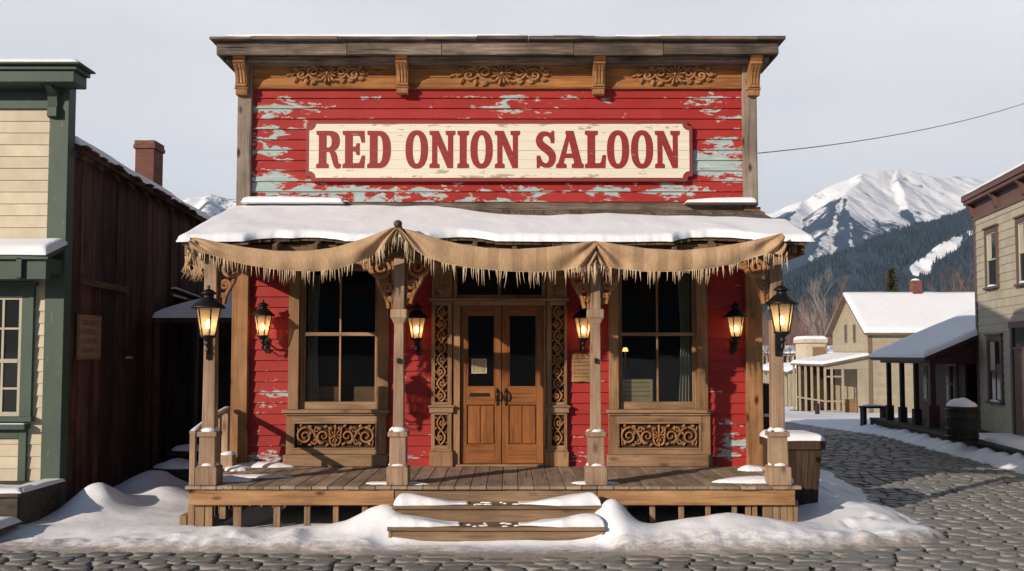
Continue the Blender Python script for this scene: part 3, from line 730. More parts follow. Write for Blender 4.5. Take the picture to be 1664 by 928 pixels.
# ---- door frame, pilasters, doors
yf = YW-.09
for side_, (ua, ub, ca, cb) in enumerate(((702, 735, 708, 728), (888, 921, 896, 916))):
    x0, x1, a0, a1 = wx(ua), wx(ub), wx(ca), wx(cb)
    zb_, z1_, z2_, z3_ = wz(733), wz(670), wz(658), wz(490)
    pb = MB()
    pb.frame(x0, x1, zb_+.001, z3_, [(a0, a1, wz(723), wz(674)), (a0, a1, wz(653), wz(497))], yf, YW-.006)
    pil = pb.build('pilaster', M['trimz'], SAL, .005)
    rb = MB()
    for za, zc in ((zb_+.001, wz(723)), (wz(674), z1_), (z2_, wz(653)), (wz(497), z3_)): rb.box(a0-.012, a1+.012, yf-.005, yf+.02, za+.004, zc-.004)
    rb.each('pilaster_rail', M['trimx'], pil, bevel=.003)
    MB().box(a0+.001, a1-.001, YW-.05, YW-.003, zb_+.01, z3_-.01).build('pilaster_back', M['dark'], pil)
    cp = MB(); cp.box(x0-.025, x1+.025, yf-.03, YW, z1_+.001, z2_-.001); cp.box(x0-.045, x1+.045, yf-.05, YW, z2_-.03, z2_-.003); cp.build('capital', M['trimx'], pil, .005)
    bs = MB(); bs.box(x0-.02, x1+.02, yf-.04, YW, DZ+.002, zb_); bs.box(x0-.008, x1+.008, yf-.025, YW, zb_+.002, zb_+.03); bs.build('base', M['trimz'], pil, .006)
    cv = MB(); vine(cv, a0+.004, a1-.004, wz(652), wz(498), YW-.05, True, 4, .045, .027); cv.build('carving', M['carvez'], pil)
    cv = MB(); vine(cv, a0+.004, a1-.004, wz(722), wz(675), YW-.05, True, 1, .045, .027); cv.build('carving', M['carvez'], pil)
    # upper block with ring
    ub_ = MB(); ub_.box(x0, x1, yf-.01, YW, z3_+.05, wz(436)+.1); ublk = ub_.build('head_block', M['trimz'], pil, .005)
    rg = MB(); cx, cz = (x0+x1)/2, wz(466)
    rg.ribbon([(cx+.075*math.cos(a), cz+.075*math.sin(a)) for a in np.linspace(0, 2*PI, 25)], .03, yf-.011, .02)
    rg.ribbon([(cx+.022*math.cos(a), cz+.022*math.sin(a)) for a in np.linspace(0, 2*PI, 13)], .022, yf-.011, .02)
    for q in (-1, 1): rg.ribbon([(cx-.1, cz+q*.14), (cx+.1, cz+q*.14)], .018, yf-.011, .015)
    rg.build('carving', M['carvez'], pil)
df = MB(); x0, x1 = wx(736), wx(887); zl = wz(490)
df.box(wx(698), wx(925), yf-.04, YW, zl+.001, zl+.045)
df.box(x0, x1, yf+.02, YW+.05, wz(497), zl); df.box(x0, x1, yf+.02, YW+.05, wz(436), wz(436)+.15)
dfr = df.build('door_frame', M['trimx'], SAL, .005)
df = MB(); df.box(x0, wx(748), yf+.03, YW+.08, DZ, wz(497)-.001); df.box(wx(883), x1, yf+.03, YW+.08, DZ, wz(497)-.001)
df.box(x0, x0+.06, yf+.03, YW+.05, zl+.046, wz(436)-.001); df.box(x1-.06, x1, yf+.03, YW+.05, zl+.046, wz(436)-.001); xm = (x0+x1)/2; df.box(xm-.025, xm+.025, YW, YW+.05, zl+.10, wz(436)-.002)
df.build('jamb', M['trimz'], dfr, .004)
df = MB(); df.box(x0+.06, x1-.06, YW, YW+.05, zl+.046, zl+.099); df.box(wx(742), wx(884), yf-.03, YW+.3, DZ+.002, DZ+.03); df.build('threshold', M['trimx'], dfr, .004)
MB().box(x0+.06, x1-.06, YW+.02, YW+.026, zl+.10, wz(436)).build('pane', M['glass'], dfr)
for s, (ua, ub) in enumerate(((748.5, 814.8), (816, 882.5))):
    x0, x1 = wx(ua), wx(ub); z0, z1 = DZ+.035, wz(497.5); ya, yb_ = YW-.01, YW+.045
    st = .098; gx0, gx1 = x0+st+.0, x1-st-.01 if s == 0 else x1-st
    gz0, gz1 = wz(629), wz(512); pt = wz(658); pb_ = wz(722)
    d = MB(); d.frame(x0, x1, z0, z1, [(x0+st, x1-st, gz0, gz1), (x0+st, x1-st, pb_, pt)], ya, yb_); door = d.build('door', M['door'], SAL, .005)
    r = MB(); a, b = x0+st+.001, x1-st-.001
    r.box(a, b, ya-.003, ya+.02, gz1+.002, z1-.004); r.box(a, b, ya-.003, ya+.02, pt+.002, gz0-.002); r.box(a, b, ya-.003, ya+.02, z0+.004, pb_-.002); r.each('door_rail', M['doorx'], door, bevel=.003)
    pn = MB(); k = 3 if s == 0 else 2
    for i in range(2):
        pa = a+(b-a)*i/2; pb2 = a+(b-a)*(i+1)/2; pn.box(pa+.012, pb2-.012, ya+.014, yb_-.01, pb_+.012, pt-.012)
    pn.box(a, b, ya+.028, yb_-.015, pb_, pt); pn.build('door_panel', M['door'], door, .008)
    mo = MB()
    for xx in (a, b-.012): mo.box(xx, xx+.012, ya-.004, ya+.03, gz0, gz1)
    mo.box(a+.013, b-.013, ya-.004, ya+.03, gz0, gz0+.012); mo.box(a+.013, b-.013, ya-.004, ya+.03, gz1-.012, gz1); mo.build('glazing_bead', M['door'], door)
    MB().box(a+.001, b-.001, ya+.025, ya+.031, gz0, gz1).build('pane', M['glass'], door)
    # handle
    hx = wx(808) if s == 0 else wx(822); hz = wz(645)
    h = MB(); pl = [(hx+.028*math.cos(t)*(1), hz+(.135 if abs(math.sin(t)) > .1 else .135)*math.sin(t)) for t in np.linspace(0, 2*PI, 24, endpoint=False)]
    h.prism([pl], ya-.012, ya-.001); h.tube([(hx, ya-.012, hz+.10), (hx, ya-.06, hz+.085), (hx, ya-.075, hz+.03), (hx, ya-.06, hz-.03), (hx, ya-.012, hz-.045)], [.011, .012, .015, .012, .011], 8)
    h.lathe([(.0, 0), (.018, 0), (.016, .012), (0, .014)], 0, 0, 10); m = h.v[-40:]; del h.v[-40:]; h.v += [(hx+p[0], ya-.012-p[2], hz-.09+p[1]) for p in m]
    h.build('handle', M['bronze'], door, .002)
    if s == 0:
        ml = MB(); ml.box(wx(763), wx(795), ya-.016, ya+.003, wz(644), wz(638.5)); ml.box(wx(765), wx(793), ya-.02, ya-.0165, wz(642), wz(639.5)); ml.build('letter_slot', M['bronze'], door, .003)
        pp = MB(); pp.box(wx(766), wx(791), ya+.017, ya+.0185, wz(607), wz(583)); no = pp.build('door_notice', M['paper'], None)
        ik = MB()
        for i in range(7):
            zz = wz(586.5+i*2.9); xa = wx(768.5); 
            while xa < wx(788): 
                w = random.uniform(.02, .05); ik.box(xa, min(xa+w, wx(789)), ya+.0155, ya+.0168, zz-.005, zz+.004); xa += w+.012
        tag(no, 'small yellowed paper notice behind the glass of the left door', 'notice')
        ik.build('lettering', M['ink'], no)
# ---- SIGN
sx0, sx1 = P(497,245,13.6).x, P(1126,245,13.6).x; sz0, sz1 = P(811,295,13.6).z, P(811,196,13.6).z
SG = thing('saloon_sign', 'long cream signboard lettered RED ONION SALOON on the red saloon front', 'sign', ((sx0+sx1)/2, YW-.03, sz0))
c = .085; b_ = MB()
b_.prism([[(sx0, sz0+c), (sx0+c*.8, sz0+c*.8), (sx0+c, sz0), (sx1-c, sz0), (sx1-c*.8, sz0+c*.8), (sx1, sz0+c), (sx1, sz1-c), (sx1-c*.8, sz1-c*.8), (sx1-c, sz1), (sx0+c, sz1), (sx0+c*.8, sz1-c*.8), (sx0, sz1-c)]], YW-.10, YW-.03)
b_.build('sign_border', M['signedge'], SG, .008)
i_ = .052; ix0, ix1, iz0, iz1 = sx0+i_, sx1-i_, sz0+i_, sz1-i_; r = .10
def cc(cx, cz, a0, a1): return [(cx+r*math.cos(a), cz+r*math.sin(a)) for a in np.linspace(a0, a1, 8)]
pts = cc(ix0, iz0, PI/2, 0)+cc(ix1, iz0, PI, PI/2)+cc(ix1, iz1, -PI/2, -PI)+cc(ix0, iz1, 0, -PI/2)
b_ = MB(); b_.prism([pts], YW-.112, YW-.1005); b_.build('sign_face', M['signcream'], SG, .003)
def arc_(pts_ctrl, n=12): return bez(*pts_ctrl, n=n)
GL = {}
S0 = [(0,0)]
GL['I'] = (19, [[[(0,0),(19,0),(19,6),(15.2,8.5),(15.2,51.5),(19,54),(19,60),(0,60),(0,54),(3.8,51.5),(3.8,8.5),(0,6)]]])
GL['N'] = (41, [[[(0,0),(16,0),(16,6),(12.3,8),(12.3,38),(28.5,0),(37.5,0),(37.5,52),(41,54),(41,60),(25.5,60),(25.5,54),(29.2,52),(29.2,25),(14.5,60),(0,60),(0,54),(4,52),(4,8),(0,6)]]])
GL['E'] = (37, [[[(0,0),(35.5,0),(37,20),(31.5,20),(28,9.5),(26,8),(16.5,8),(16.5,26.5),(21,26.5),(23,21),(28,21),(28,40),(23,40),(21,34.5),(16.5,34.5),(16.5,52),(26,52),(28.5,50),(31,41),(36.5,41),(35.5,60),(0,60),(0,54),(4,52),(4,8),(0,6)]]])
GL['L'] = (34, [[[(0,0),(33,0),(34.5,21),(28.5,21),(26,10),(24,8),(16.5,8),(16.5,52),(21,54),(21,60),(0,60),(0,54),(4,52),(4,8),(0,6)]]])
GL['D'] = (38, [[[(0,0)]+bez((20,0),(32,0),(38,12),(38,30))+bez((38,30),(38,48),(32,60),(20,60))[1:]+[(0,60),(0,54),(4,52),(4,8),(0,6)], [(16.5,8)]+bez((18.5,8),(23,8),(25,16),(25,30))+bez((25,30),(25,44),(23,52),(18.5,52))[1:]+[(16.5,52)]]])
def ell(cx, cz, a, b, p=2.3, n=44): return [(cx+a*math.copysign(abs(math.cos(t))**(2/p), math.cos(t)), cz+b*math.copysign(abs(math.sin(t))**(2/p), math.sin(t))) for t in [2*PI*i/n for i in range(n)]]
GL['O'] = (36.5, [[ell(18.25,30,18.25,31), ell(18.25,30,6.6,23)]])
GL['R'] = (40, [[[(0,0),(20.5,0),(20.5,6),(16.5,8),(16.5,26),(20,26),(22.5,24),(27,8),(29.5,1.5),(33,-1),(38,-.5),(40.5,2.5),(40,7),(36.5,7),(35.5,11)]+bez((35.5,11),(34,21),(33,25),(29,28))[1:]+bez((29,28),(36,31),(38,37),(38,44))[1:]+bez((38,44),(38,55),(32,60),(22,60))[1:]+[(0,60),(0,54),(4,52),(4,8),(0,6)], [(16.5,33)]+bez((18,33),(23.5,33),(25,37),(25,43))+bez((25,43),(25,49),(23,52.5),(18,52.5))[1:]+[(16.5,52.5)]]])
GL['A'] = (45, [[[(0,0),(17,0),(17,6),(12.5,8),(14.3,16),(27.5,16),(29.5,8),(25.5,6),(25.5,0),(45,0),(45,6),(42,8),(28.5,60),(16,60),(15,57),(16.5,52),(3.5,8),(0,6)],[(16.3,23.5),(25.8,23.5),(21.2,44)]]])
def stroke(pts, ws):
    L = []; R_ = []; n = len(pts)
    for i in range(n):
        a = Vector(pts[max(i-1,0)]); b = Vector(pts[min(i+1,n-1)]); d = (b-a).normalized(); nx, ny = -d.y, d.x; h = ws[i]/2
        L.append((pts[i][0]+nx*h, pts[i][1]+ny*h)); R_.append((pts[i][0]-nx*h, pts[i][1]-ny*h))
    return L+R_[::-1]
sc_ = bez((28.5,44),(27,58),(7,60),(6.3,45),10)+bez((6.3,45),(6,33),(28.5,30),(28,16),12)[1:]+bez((28,16),(27.5,0),(8,0),(5,17),10)[1:]
ws_ = [7 if i < 3 else (8.5 if i < 6 else 0) for i in range(len(sc_))]
nS = len(sc_); ws_ = [7.5+5.8*math.sin(PI*min(1, max(0, (i/(nS-1)-.16)/.68)))**.8 if .16 < i/(nS-1) < .84 else 7.5 for i in range(nS)]
GL['S'] = (34, [[stroke(sc_, ws_)], [[(25,40),(31,40),(31,60),(27,60),(24.5,55)]], [[(2,0),(6,0),(8.5,5),(8,20),(2,20)]]])
lay = [('R',514.3,554.2),('E',557,593.7),('D',597,635.3),('O',659,695.6),('N',698,740),('I',743.2,762),('O',764.3,800.6),('N',804,845),('S',870,903.4),('A',903.4,948.4),('L',950.3,984.3),('O',986,1022),('O',1025,1061),('N',1064,1104.5)]
lt = MB(); zb_ = P(811,273.5,13.6).z; zt_ = P(811,213,13.6).z
for ch, ua, ub in lay:
    w, pcs = GL[ch]; xa = P(ua,243,13.6).x; xb = P(ub,243,13.6).x
    for i, lp in enumerate(pcs):
        lt.prism([[(xa+(xb-xa)*p[0]/w, zb_+(zt_-zb_)*p[1]/60) for p in l] for l in lp], YW-.1165-.0007*i, YW-.1125)
lt.build('lettering', M['signred'], SG)

# ================================================================ PORCH ROOF
zr0 = P(832, 395, 11.4).z; zr1 = wz(341); YE = 11.38
def roofz(y): return zr0+(zr1-zr0)*(y-YE)/(YW-YE)
rx0, rx1 = XL-.02, XR+.03
fe = [(300,11.364),(370,11.37),(395,11.389),(412,11.525),(440,11.599),(470,11.575),(490,11.624),(520,11.599),(545,11.513),(562,11.401),(600,11.382),(640,11.364),(670,11.37),(695,11.451),(715,11.587),(745,11.637),(770,11.624),(790,11.5),(806,11.401),(850,11.382),(960,11.358),(1040,11.364),(1075,11.389),(1092,11.364),(1106,11.513),(1130,11.624),(1170,11.637),(1200,11.599),(1225,11.513),(1240,11.413),(1306,11.37)]
be = [(300,13.2),(345,13.62),(395,13.66),(560,13.66),(700,13.62),(760,13.15),(830,12.80),(900,12.72),(990,12.92),(1040,12.84),(1100,12.72),(1170,12.74),(1215,12.6),(1245,12.5),(1306,12.3)]
def itp(tab, Y):
    xs = [P(u, 380, Y).x for u, _ in tab]; ys = [q for _, q in tab]
    return lambda x: float(np.interp(x, xs, ys))
fe_ = itp(fe, 11.4); be_ = itp(be, 12.6)
dk = MB(); n = 66
for i in range(n):
    a = rx0+(rx1-rx0)*i/n; b = rx0+(rx1-rx0)*(i+1)/n; e = random.uniform(-.03, .03)
    y0 = fe_((a+b)/2)+.03+e*.5
    dk.add([(a+.004,y0,roofz(y0)-.03),(b-.004,y0,roofz(y0)-.03),(b-.004,YW,zr1-.03),(a+.004,YW,zr1-.03),(a+.004,y0,roofz(y0)-.005),(b-.004,y0,roofz(y0)-.005),(b-.004,YW,zr1-.005),(a+.004,YW,zr1-.005)],[(0,3,2,1),(4,5,6,7),(0,1,5,4),(1,2,6,5),(2,3,7,6),(3,0,4,7)])
PR = dk.build('porch_roof', M['rafter'], SAL)
sh = MB()
for row in range(3):
    y0 = YW-.03-.42*(row+1); x = rx0+.02
    while x < rx1-.04:
        w = random.uniform(.09, .19); x2 = min(x+w, rx1); j = random.uniform(-.03, .02); ly = .5
        ya = y0+j; yb_ = min(ya+ly, YW-.02); t1, t0 = .03+random.uniform(0, .012), .008
        sh.add([(x+.004,ya,roofz(ya)),(x2-.004,ya,roofz(ya)),(x2-.004,yb_,roofz(yb_)),(x+.004,yb_,roofz(yb_)),(x+.004,ya,roofz(ya)+t1),(x2-.004,ya,roofz(ya)+t1),(x2-.004,yb_,roofz(yb_)+t0),(x+.004,yb_,roofz(yb_)+t0)],[(0,3,2,1),(4,5,6,7),(0,1,5,4),(1,2,6,5),(2,3,7,6),(3,0,4,7)]); x = x2
sh.build('shingle', M['shingle'], PR)
MB().box(XL+.0, XR-.0, YW-.05, YW+.0, zr1-.03, zr1+.10).build('flashing_board', M['grey'], SAL, .004)
rf = MB(); nr = 16
for i in range(nr):
    x = rx0+.15+(rx1-rx0-.3)*i/(nr-1); ya = YE+.06
    rf.add([(x-.03,ya,roofz(ya)-.15),(x+.03,ya,roofz(ya)-.15),(x+.03,YW-.1,roofz(YW-.1)-.15),(x-.03,YW-.1,roofz(YW-.1)-.15),(x-.03,ya,roofz(ya)-.032),(x+.03,ya,roofz(ya)-.032),(x+.03,YW-.1,roofz(YW-.1)-.032),(x-.03,YW-.1,roofz(YW-.1)-.032)],[(0,3,2,1),(4,5,6,7),(0,1,5,4),(1,2,6,5),(2,3,7,6),(3,0,4,7)])
rf.each('rafter', M['rafter'], PR, bevel=.004)
zbm = P(832, 418, YP).z
cb = MB()
for k in range(12): ya_ = YP-.06+(YW-.02-YP)*k/12; cb.box(rx0+.06, rx1-.06, ya_+.003, ya_+(YW-.02-YP)/12-.003, zbm+.165, zbm+.185)
cb.build('added_porch_ceiling', M['rafter'], SAL)
bm_ = MB(); bm_.box(rx0+.05, rx1-.02, YP-.075, YP+.075, zbm, zbm+.16); bm_.build('porch_beam', M['beamx'], SAL, .008)
eb = MB(); eb.box(rx1-.05, rx1+.0, 11.5, YW-.1, zbm+.0, zbm+.15); eb.box(rx0, rx0+.05, 11.5, YW-.1, zbm, zbm+.15); eb.each('side_beam', M['beamx'], SAL, bevel=.006)
# gable-side triangle boards (end closure)
for xx in (rx0, rx1-.03):
    mb = MB(); mb.prism([[(YP+.1, zbm+.15), (YW-.05, zbm+.15), (YW-.05, zr1-.04), (YP+.1, roofz(YP+.1)-.04)]], xx+.003, xx+.027, 'X'); mb.build('porch_gable', M['beamx'], SAL)
# the ceiling boards were added to darken the gap under the eave
# snow on the porch roof. front edge y and upper edge by pixel
snow_strip('snow', PR, rx0-.06, rx1+.09, 300, lambda x: fe_(x)+.02*n3(x*5, 3)+.01*n3(x*14), lambda x: be_(x)+.02*n3(x*4, 9), lambda x, y: roofz(y)+.018, lambda x, y: (.088+.022*n3(x*.7, y*.6)+.014*n3(x*2.1, y*1.6))-.02*sstep(12.4, 13.6, y), ny=40, seed=8)
# thin ledge snow against the wall
zl_ = zr1+.10
snow_strip('snow', SAL, P(396,335,13.6).x, P(560,335,13.6).x, 60, lambda x: YW-.26, lambda x: YW-.03, lambda x, y: zl_-.03, lambda x, y: .085*sstep(-1, -3.4, x)+.02, seed=2)
snow_strip('snow', SAL, P(1112,335,13.6).x, P(1226,335,13.6).x, 50, lambda x: YW-.26, lambda x: YW-.03, lambda x, y: zl_-.03, lambda x, y: .02+.07*sstep(2.2, 3.2, x), seed=3)

# ================================================================ POSTS
def bracket(parent, xs, s, zt, L=.5, H=.66, y=YP, th=.055):
    """fretwork bracket springing from a post side at xs toward s"""
    mb = MB(); yb = y+th/2; w = .056
    T = lambda pts: [(xs+s*a, zt-b) for a, b in pts]
    rb = lambda pts, ww=w, d=th: mb.ribbon(T(pts), ww if not hasattr(ww, '__len__') else ww, yb, d, .18)
    rb([(0.02, 0.0), (.02, H*.98)], .036, th*.8); rb([(0, .02), (L, .02)], .036, th*.8)
    rb(bez((L, .06), (L*.62, .06), (L*.62, H*.3), (L*.42, H*.36)), .048)
    rb(bez((L*.42, H*.36), (L*.40, H*.6), (L*.2, H*.62), (.07, H*.96)), .048)
    for (cx, cz, R, tn, a0, d) in ((L*.30, H*.21, L*.27, 1.7, 0, 1), (L*.66, H*.12, L*.14, 1.4, 2.6, -1), (L*.17, H*.58, L*.145, 1.5, 0.4, -1), (L*.13, H*.80, L*.07, 1.1, 2.2, 1), (L*.86, H*.08, L*.07, 1, 2, 1)):
        sp = spiral(cx, cz, R, tn, a0, d); rb(sp, [w*(1-.4*i/len(sp)) for i in range(len(sp))], th*1.1)
    return mb.build('bracket', M['carve'], parent)
posts = []
xP = [P(341,700,YP).x, P(648,700,YP).x, P(968,700,YP).x, P(1263,700,YP).x]
def wzp(v): return P(832, v, YP).z
descr = ['leftmost porch post, weathered, with snow on its pedestal, beside the stair rail', 'second porch post from the left, between the left window and the door', 'third porch post from the left, between the door and the right window', 'rightmost porch post at the deck corner with snow at its foot']
for i, x in enumerate(xP):
    yq = YP
    z0 = DZ+.001; zq1 = wzp(755); zq2 = wzp(705); zc0, zc1 = wzp(520), wzp(503)
    hw = .068 if i in (1, 2) else .08
    s = MB(); s.frustum(x, yq, zq2, zc0, hw, hw, hw*.88, hw*.88); s.box(x-hw, x+hw, yq-hw, yq+hw, zc1, zbm-.001)
    po = s.build('porch_post', M['postz'], SAL, .01, 2)
    b = MB(); b.frustum(x, yq, zq1, zq2, .105, .105, .1, .1); b.build('pedestal', M['postz'], po, .012, 2)
    b = MB(); b.box(x-.135, x+.135, yq-.135, yq+.135, z0, zq1-.02); b.frustum(x, yq, zq1-.019, zq1, .13, .13, .106, .106); b.build('base_block', M['postz'], po, .012, 2)
    b = MB(); b.box(x-.125, x+.125, yq-.125, yq+.125, zq2-.03, zq2+.035); b.frustum(x, yq, zq2+.036, zq2+.06, .11, .11, .085, .085); b.build('collar', M['postz'], po, .012, 2)
    if i in (1, 2):
        b = MB(); b.frustum(x, yq, zc0-.05, zc0+.02, hw*.9, hw*.9, hw+.028, hw+.028); b.box(x-hw-.035, x+hw+.035, yq-hw-.035, yq+hw+.035, zc0+.021, zc1); b.build('capital', M['postz'], po, .006)
        bracket(po, x-hw, -1, zbm, .52, .68); bracket(po, x+hw, 1, zbm, .52, .62)
        k_ = MB(); k_.box(x-.02, x+.02, yq-hw-.03, yq-hw, wzp(590), wzp(582)); k_.build('cleat', M['bronze'], po, .004)
    elif i == 0: bracket(po, x+hw, 1, zbm, .5, .62)
    else: bracket(po, x-hw, -1, zbm, .5, .62)
    # small snow caps
    blob('snow', po, x, yq, zq2+.035, .12, .12, .05 if i != 2 else .03, seed=i+3, amp=.06, po=4)
    blob('snow', po, x, yq, zq1-.0, .125, .125, .035, seed=i+9, amp=.06, po=5)

# ================================================================ DECK
dx0, dx1 = P(300,790,YD).x, P(1303,790,YD).x
d = MB(); n = 52; x = dx0
while x < dx1-.01:
    w = .197; x2 = min(x+w, dx1); j = random.uniform(0, .012)
    d.box(x+.004, x2-.004, YD-j, YW-.01, DZ-.04, DZ-random.uniform(0, .004)); x = x2
DK = d.build('deck', M['deck'], SAL, .004)
f = MB(); fz1 = DZ-.042; fz0 = P(832,821,YD+.05).z
for a, b in ((dx0+.04, P(640,800,YD).x), (P(972,800,YD).x, dx1-.07)): f.box(a, b, YD+.04, YD+.085, fz0, fz1)
f.each('fascia', M['fascia'], DK, bevel=.006)
f = MB(); f.box(P(641,800,YD).x, P(971,800,YD).x, YD+.05, YD+.09, fz0+.0, fz1); f.build('fascia', M['stepx'], DK, .006)
f = MB(); f.box(dx0+.04, dx0+.085, YD+.086, YW, fz0, fz1); f.box(dx1-.115, dx1-.07, YD+.086, YW, fz0, fz1)
for y in (12.2, 12.8, 13.4): f.box(dx0+.1, dx1-.12, y, y+.05, fz0+.02, fz1-.002)
f.each('joist', M['rafter'], DK)
sk = MB()
def slat(u0, u1, y=YD+.11): sk.box(P(u0,840,y).x, P(u1,840,y).x, y, y+.035, -.05, fz0+.05)
for u0, u1 in ((305,316),(317,332),(333,345),(379,392),(444,455),(494,504),(541,550),(588,598),(1010,1020),(1056,1065),(1103,1112),(1147,1155),(1190,1198),(1212,1221),(1223,1231),(1240,1255),(1256,1268),(1269,1279),(1280,1289),(1290,1297)): slat(u0, u1)
sk.box(P(352,830,YD).x, P(362,830,YD).x, YD+.11, YD+.145, .2, fz0+.05); sk.box(P(370,830,YD).x, P(381,830,YD).x, YD+.2, YD+.235, .2, fz0+.05)
for k in range(12): y = YD+.16+k*.16; sk.box(dx0+.05, dx0+.08, y, y+.13, -.05, fz0+.02); sk.box(dx1-.11, dx1-.08, y, y+.13, -.05, fz0+.02)
sk.each('skirting', M['skirt'], DK, bevel=.004)
# deck snow
def snowpatch(u, v, rx, ry, h, seed, amp=.3):
    y = YD+ (790-v)/33*(YW-YD); x = P(u, v, min(YW, y)).x
    blob('snow', DK, x, y, DZ-.003, rx, ry, h, seed=seed, amp=amp, na=60)
snowpatch(352,782,.42,.17,.07,1); snowpatch(400,776,.62,.10,.035,2); snowpatch(425,758,.55,.14,.07,3,.25); snowpatch(385,764,.2,.2,.06,4)
snowpatch(640,786,.36,.10,.03,5); snowpatch(668,787,.2,.06,.02,6)
snowpatch(968,786,.28,.11,.035,7); snowpatch(1245,784,.62,.14,.075,8,.22); snowpatch(1285,781,.16,.18,.07,9,.1); snowpatch(1224,765,.2,.12,.07,10,.2); snowpatch(320,786,.2,.11,.07,11,.1)
for o in DK.children:
    if o.name.startswith('snow'):
        for vv in o.data.vertices: vv.co.x = min(max(vv.co.x, dx0+.015), dx1-.015); vv.co.y = min(max(vv.co.y, YD+.02), YW-.03)
# ---- railing on the left edge
RG = MB(); rxp = dx0+.06
zt_f = P(302,703,YD+.1).z; ztb = P(382,664,YW-.25).z
RG.bar((rxp, YD+.08, zt_f), (XL-.06, YW-.2, ztb), .085, .05)
rl = RG.build('stair_railing', M['postz'], SAL, .008)
q = MB()
def post_at(y, w=.045, bottom=DZ):
    t = (y-YD-.08)/(YW-.2-YD-.08); xx = rxp+(XL-.06-rxp)*t; q.box(xx-w/2, xx+w/2, y-w/2, y+w/2, bottom, zt_f+(ztb-zt_f)*t-.02)
post_at(YD+.12, .07, DZ); post_at(12.35, .05); post_at(13.0, .05); post_at(13.4, .09)
q.each('baluster', M['postz'], rl, bevel=.005)
q = MB(); q.box(XL-.1, XL+.08, 13.30, 13.48, DZ, DZ+.2); q.build('newel_stub', M['postz'], rl, .01)
blob('snow', rl, XL-.01, 13.39, DZ+.2, .1, .1, .06, seed=4, amp=.08)
n = 40; mb = MB(); A = Vector((rxp, YD+.08, zt_f+.026)); B = Vector((XL-.06, YW-.2, ztb+.026))
mb2 = MB(); pts = [A.lerp(B, t) for t in np.linspace(0, 1, n)]
vs = []; fs = []
for i, p in enumerate(pts):
    h = .035*min(1, max(0, (1.0+.8*n3(p.y*2.4, 5))))*math.sin(PI*min(1, max(.0, i/(n-1))))**.35; w_ = .036
    for k in range(7): a = PI*k/6; vs.append((p.x-w_*math.cos(a), p.y, p.z-.003+h*math.sin(a)))
for i in range(n-1):
    for k in range(6): fs.append((i*7+k, i*7+k+1, i*7+7+k+1, i*7+7+k))
mb2.add(vs, fs, True); mb2.build('snow', M['snow'], rl)

# ================================================================ STEPS
ST = thing('porch_steps', 'two wooden steps with snow on their treads in front of the saloon door', 'steps', (-.15, YD-.3, 0))
def stp(u0, u1, v_top, Y, dep, zr_):
    x0, x1 = P(u0, v_top, Y).x, P(u1, v_top, Y).x; z = P(832, v_top, Y).z
    t = MB(); t.box(x0, x1, Y, Y+dep*.5-.003, z-.045, z); t.box(x0, x1, Y+dep*.5+.003, Y+dep, z-.045, z-.002); t.each('tread', M['stepx'], ST, bevel=.008, seg=2)
    r_ = MB(); r_.box(x0+.04, x1-.04, Y+.04, Y+.075, zr_, z-.046); r_.build('riser', M['stepx'], ST, .005)
    e = MB(); e.box(x0+.01, x0+.05, Y+.03, YD+.04, -.05, z-.047); e.box(x1-.05, x1-.01, Y+.03, YD+.04, -.05, z-.047); e.each('stringer', M['stepx'], ST, bevel=.005)
    return x0, x1, z
a = stp(637, 979, 822, YD-.30, .34, P(832,856,YD-.3).z)
b = stp(629, 985, 857, YD-.62, .35, -.05)
SNS = []
for (x0, x1, z), Y in ((a, YD-.30), (b, YD-.62)):
    xm = (x0+x1)/2; w = (x1-x0)
    snow_strip('snow', ST, x0+.01, x0+w*(.36 if Y > 11.2 else .33), 60, lambda x: Y+.02+.10*sstep(x0+w*.18, x0+w*.36, x)+.03*n3(x*6, Y), lambda x: Y+.30, lambda x, y: z, lambda x, y: .015+.115*(1-sstep(x0+w*.02, x0+w*.33, x))+.02*n3(x*4, y*4), seed=3)
    snow_strip('snow', ST, x0+w*.60, x1-.01, 70, lambda x: Y+.02+.10*(1-sstep(x0+w*.62, x0+w*.8, x))+.03*n3(x*6, Y+4), lambda x: Y+.30, lambda x, y: z, lambda x, y: .015+.125*sstep(x0+w*.62, x0+w*.97, x)+.02*n3(x*4, y*4), seed=5)
    mb = MB()
    for k in range(9):
        xx = x0+w*random.uniform(.36, .6); blob_mesh(mb, xx, Y+random.uniform(.05, .25), z, random.uniform(.02, .06), .02, .012, seed=k, nr=4, na=10)
    mb.build('snow', M['snow'], ST)

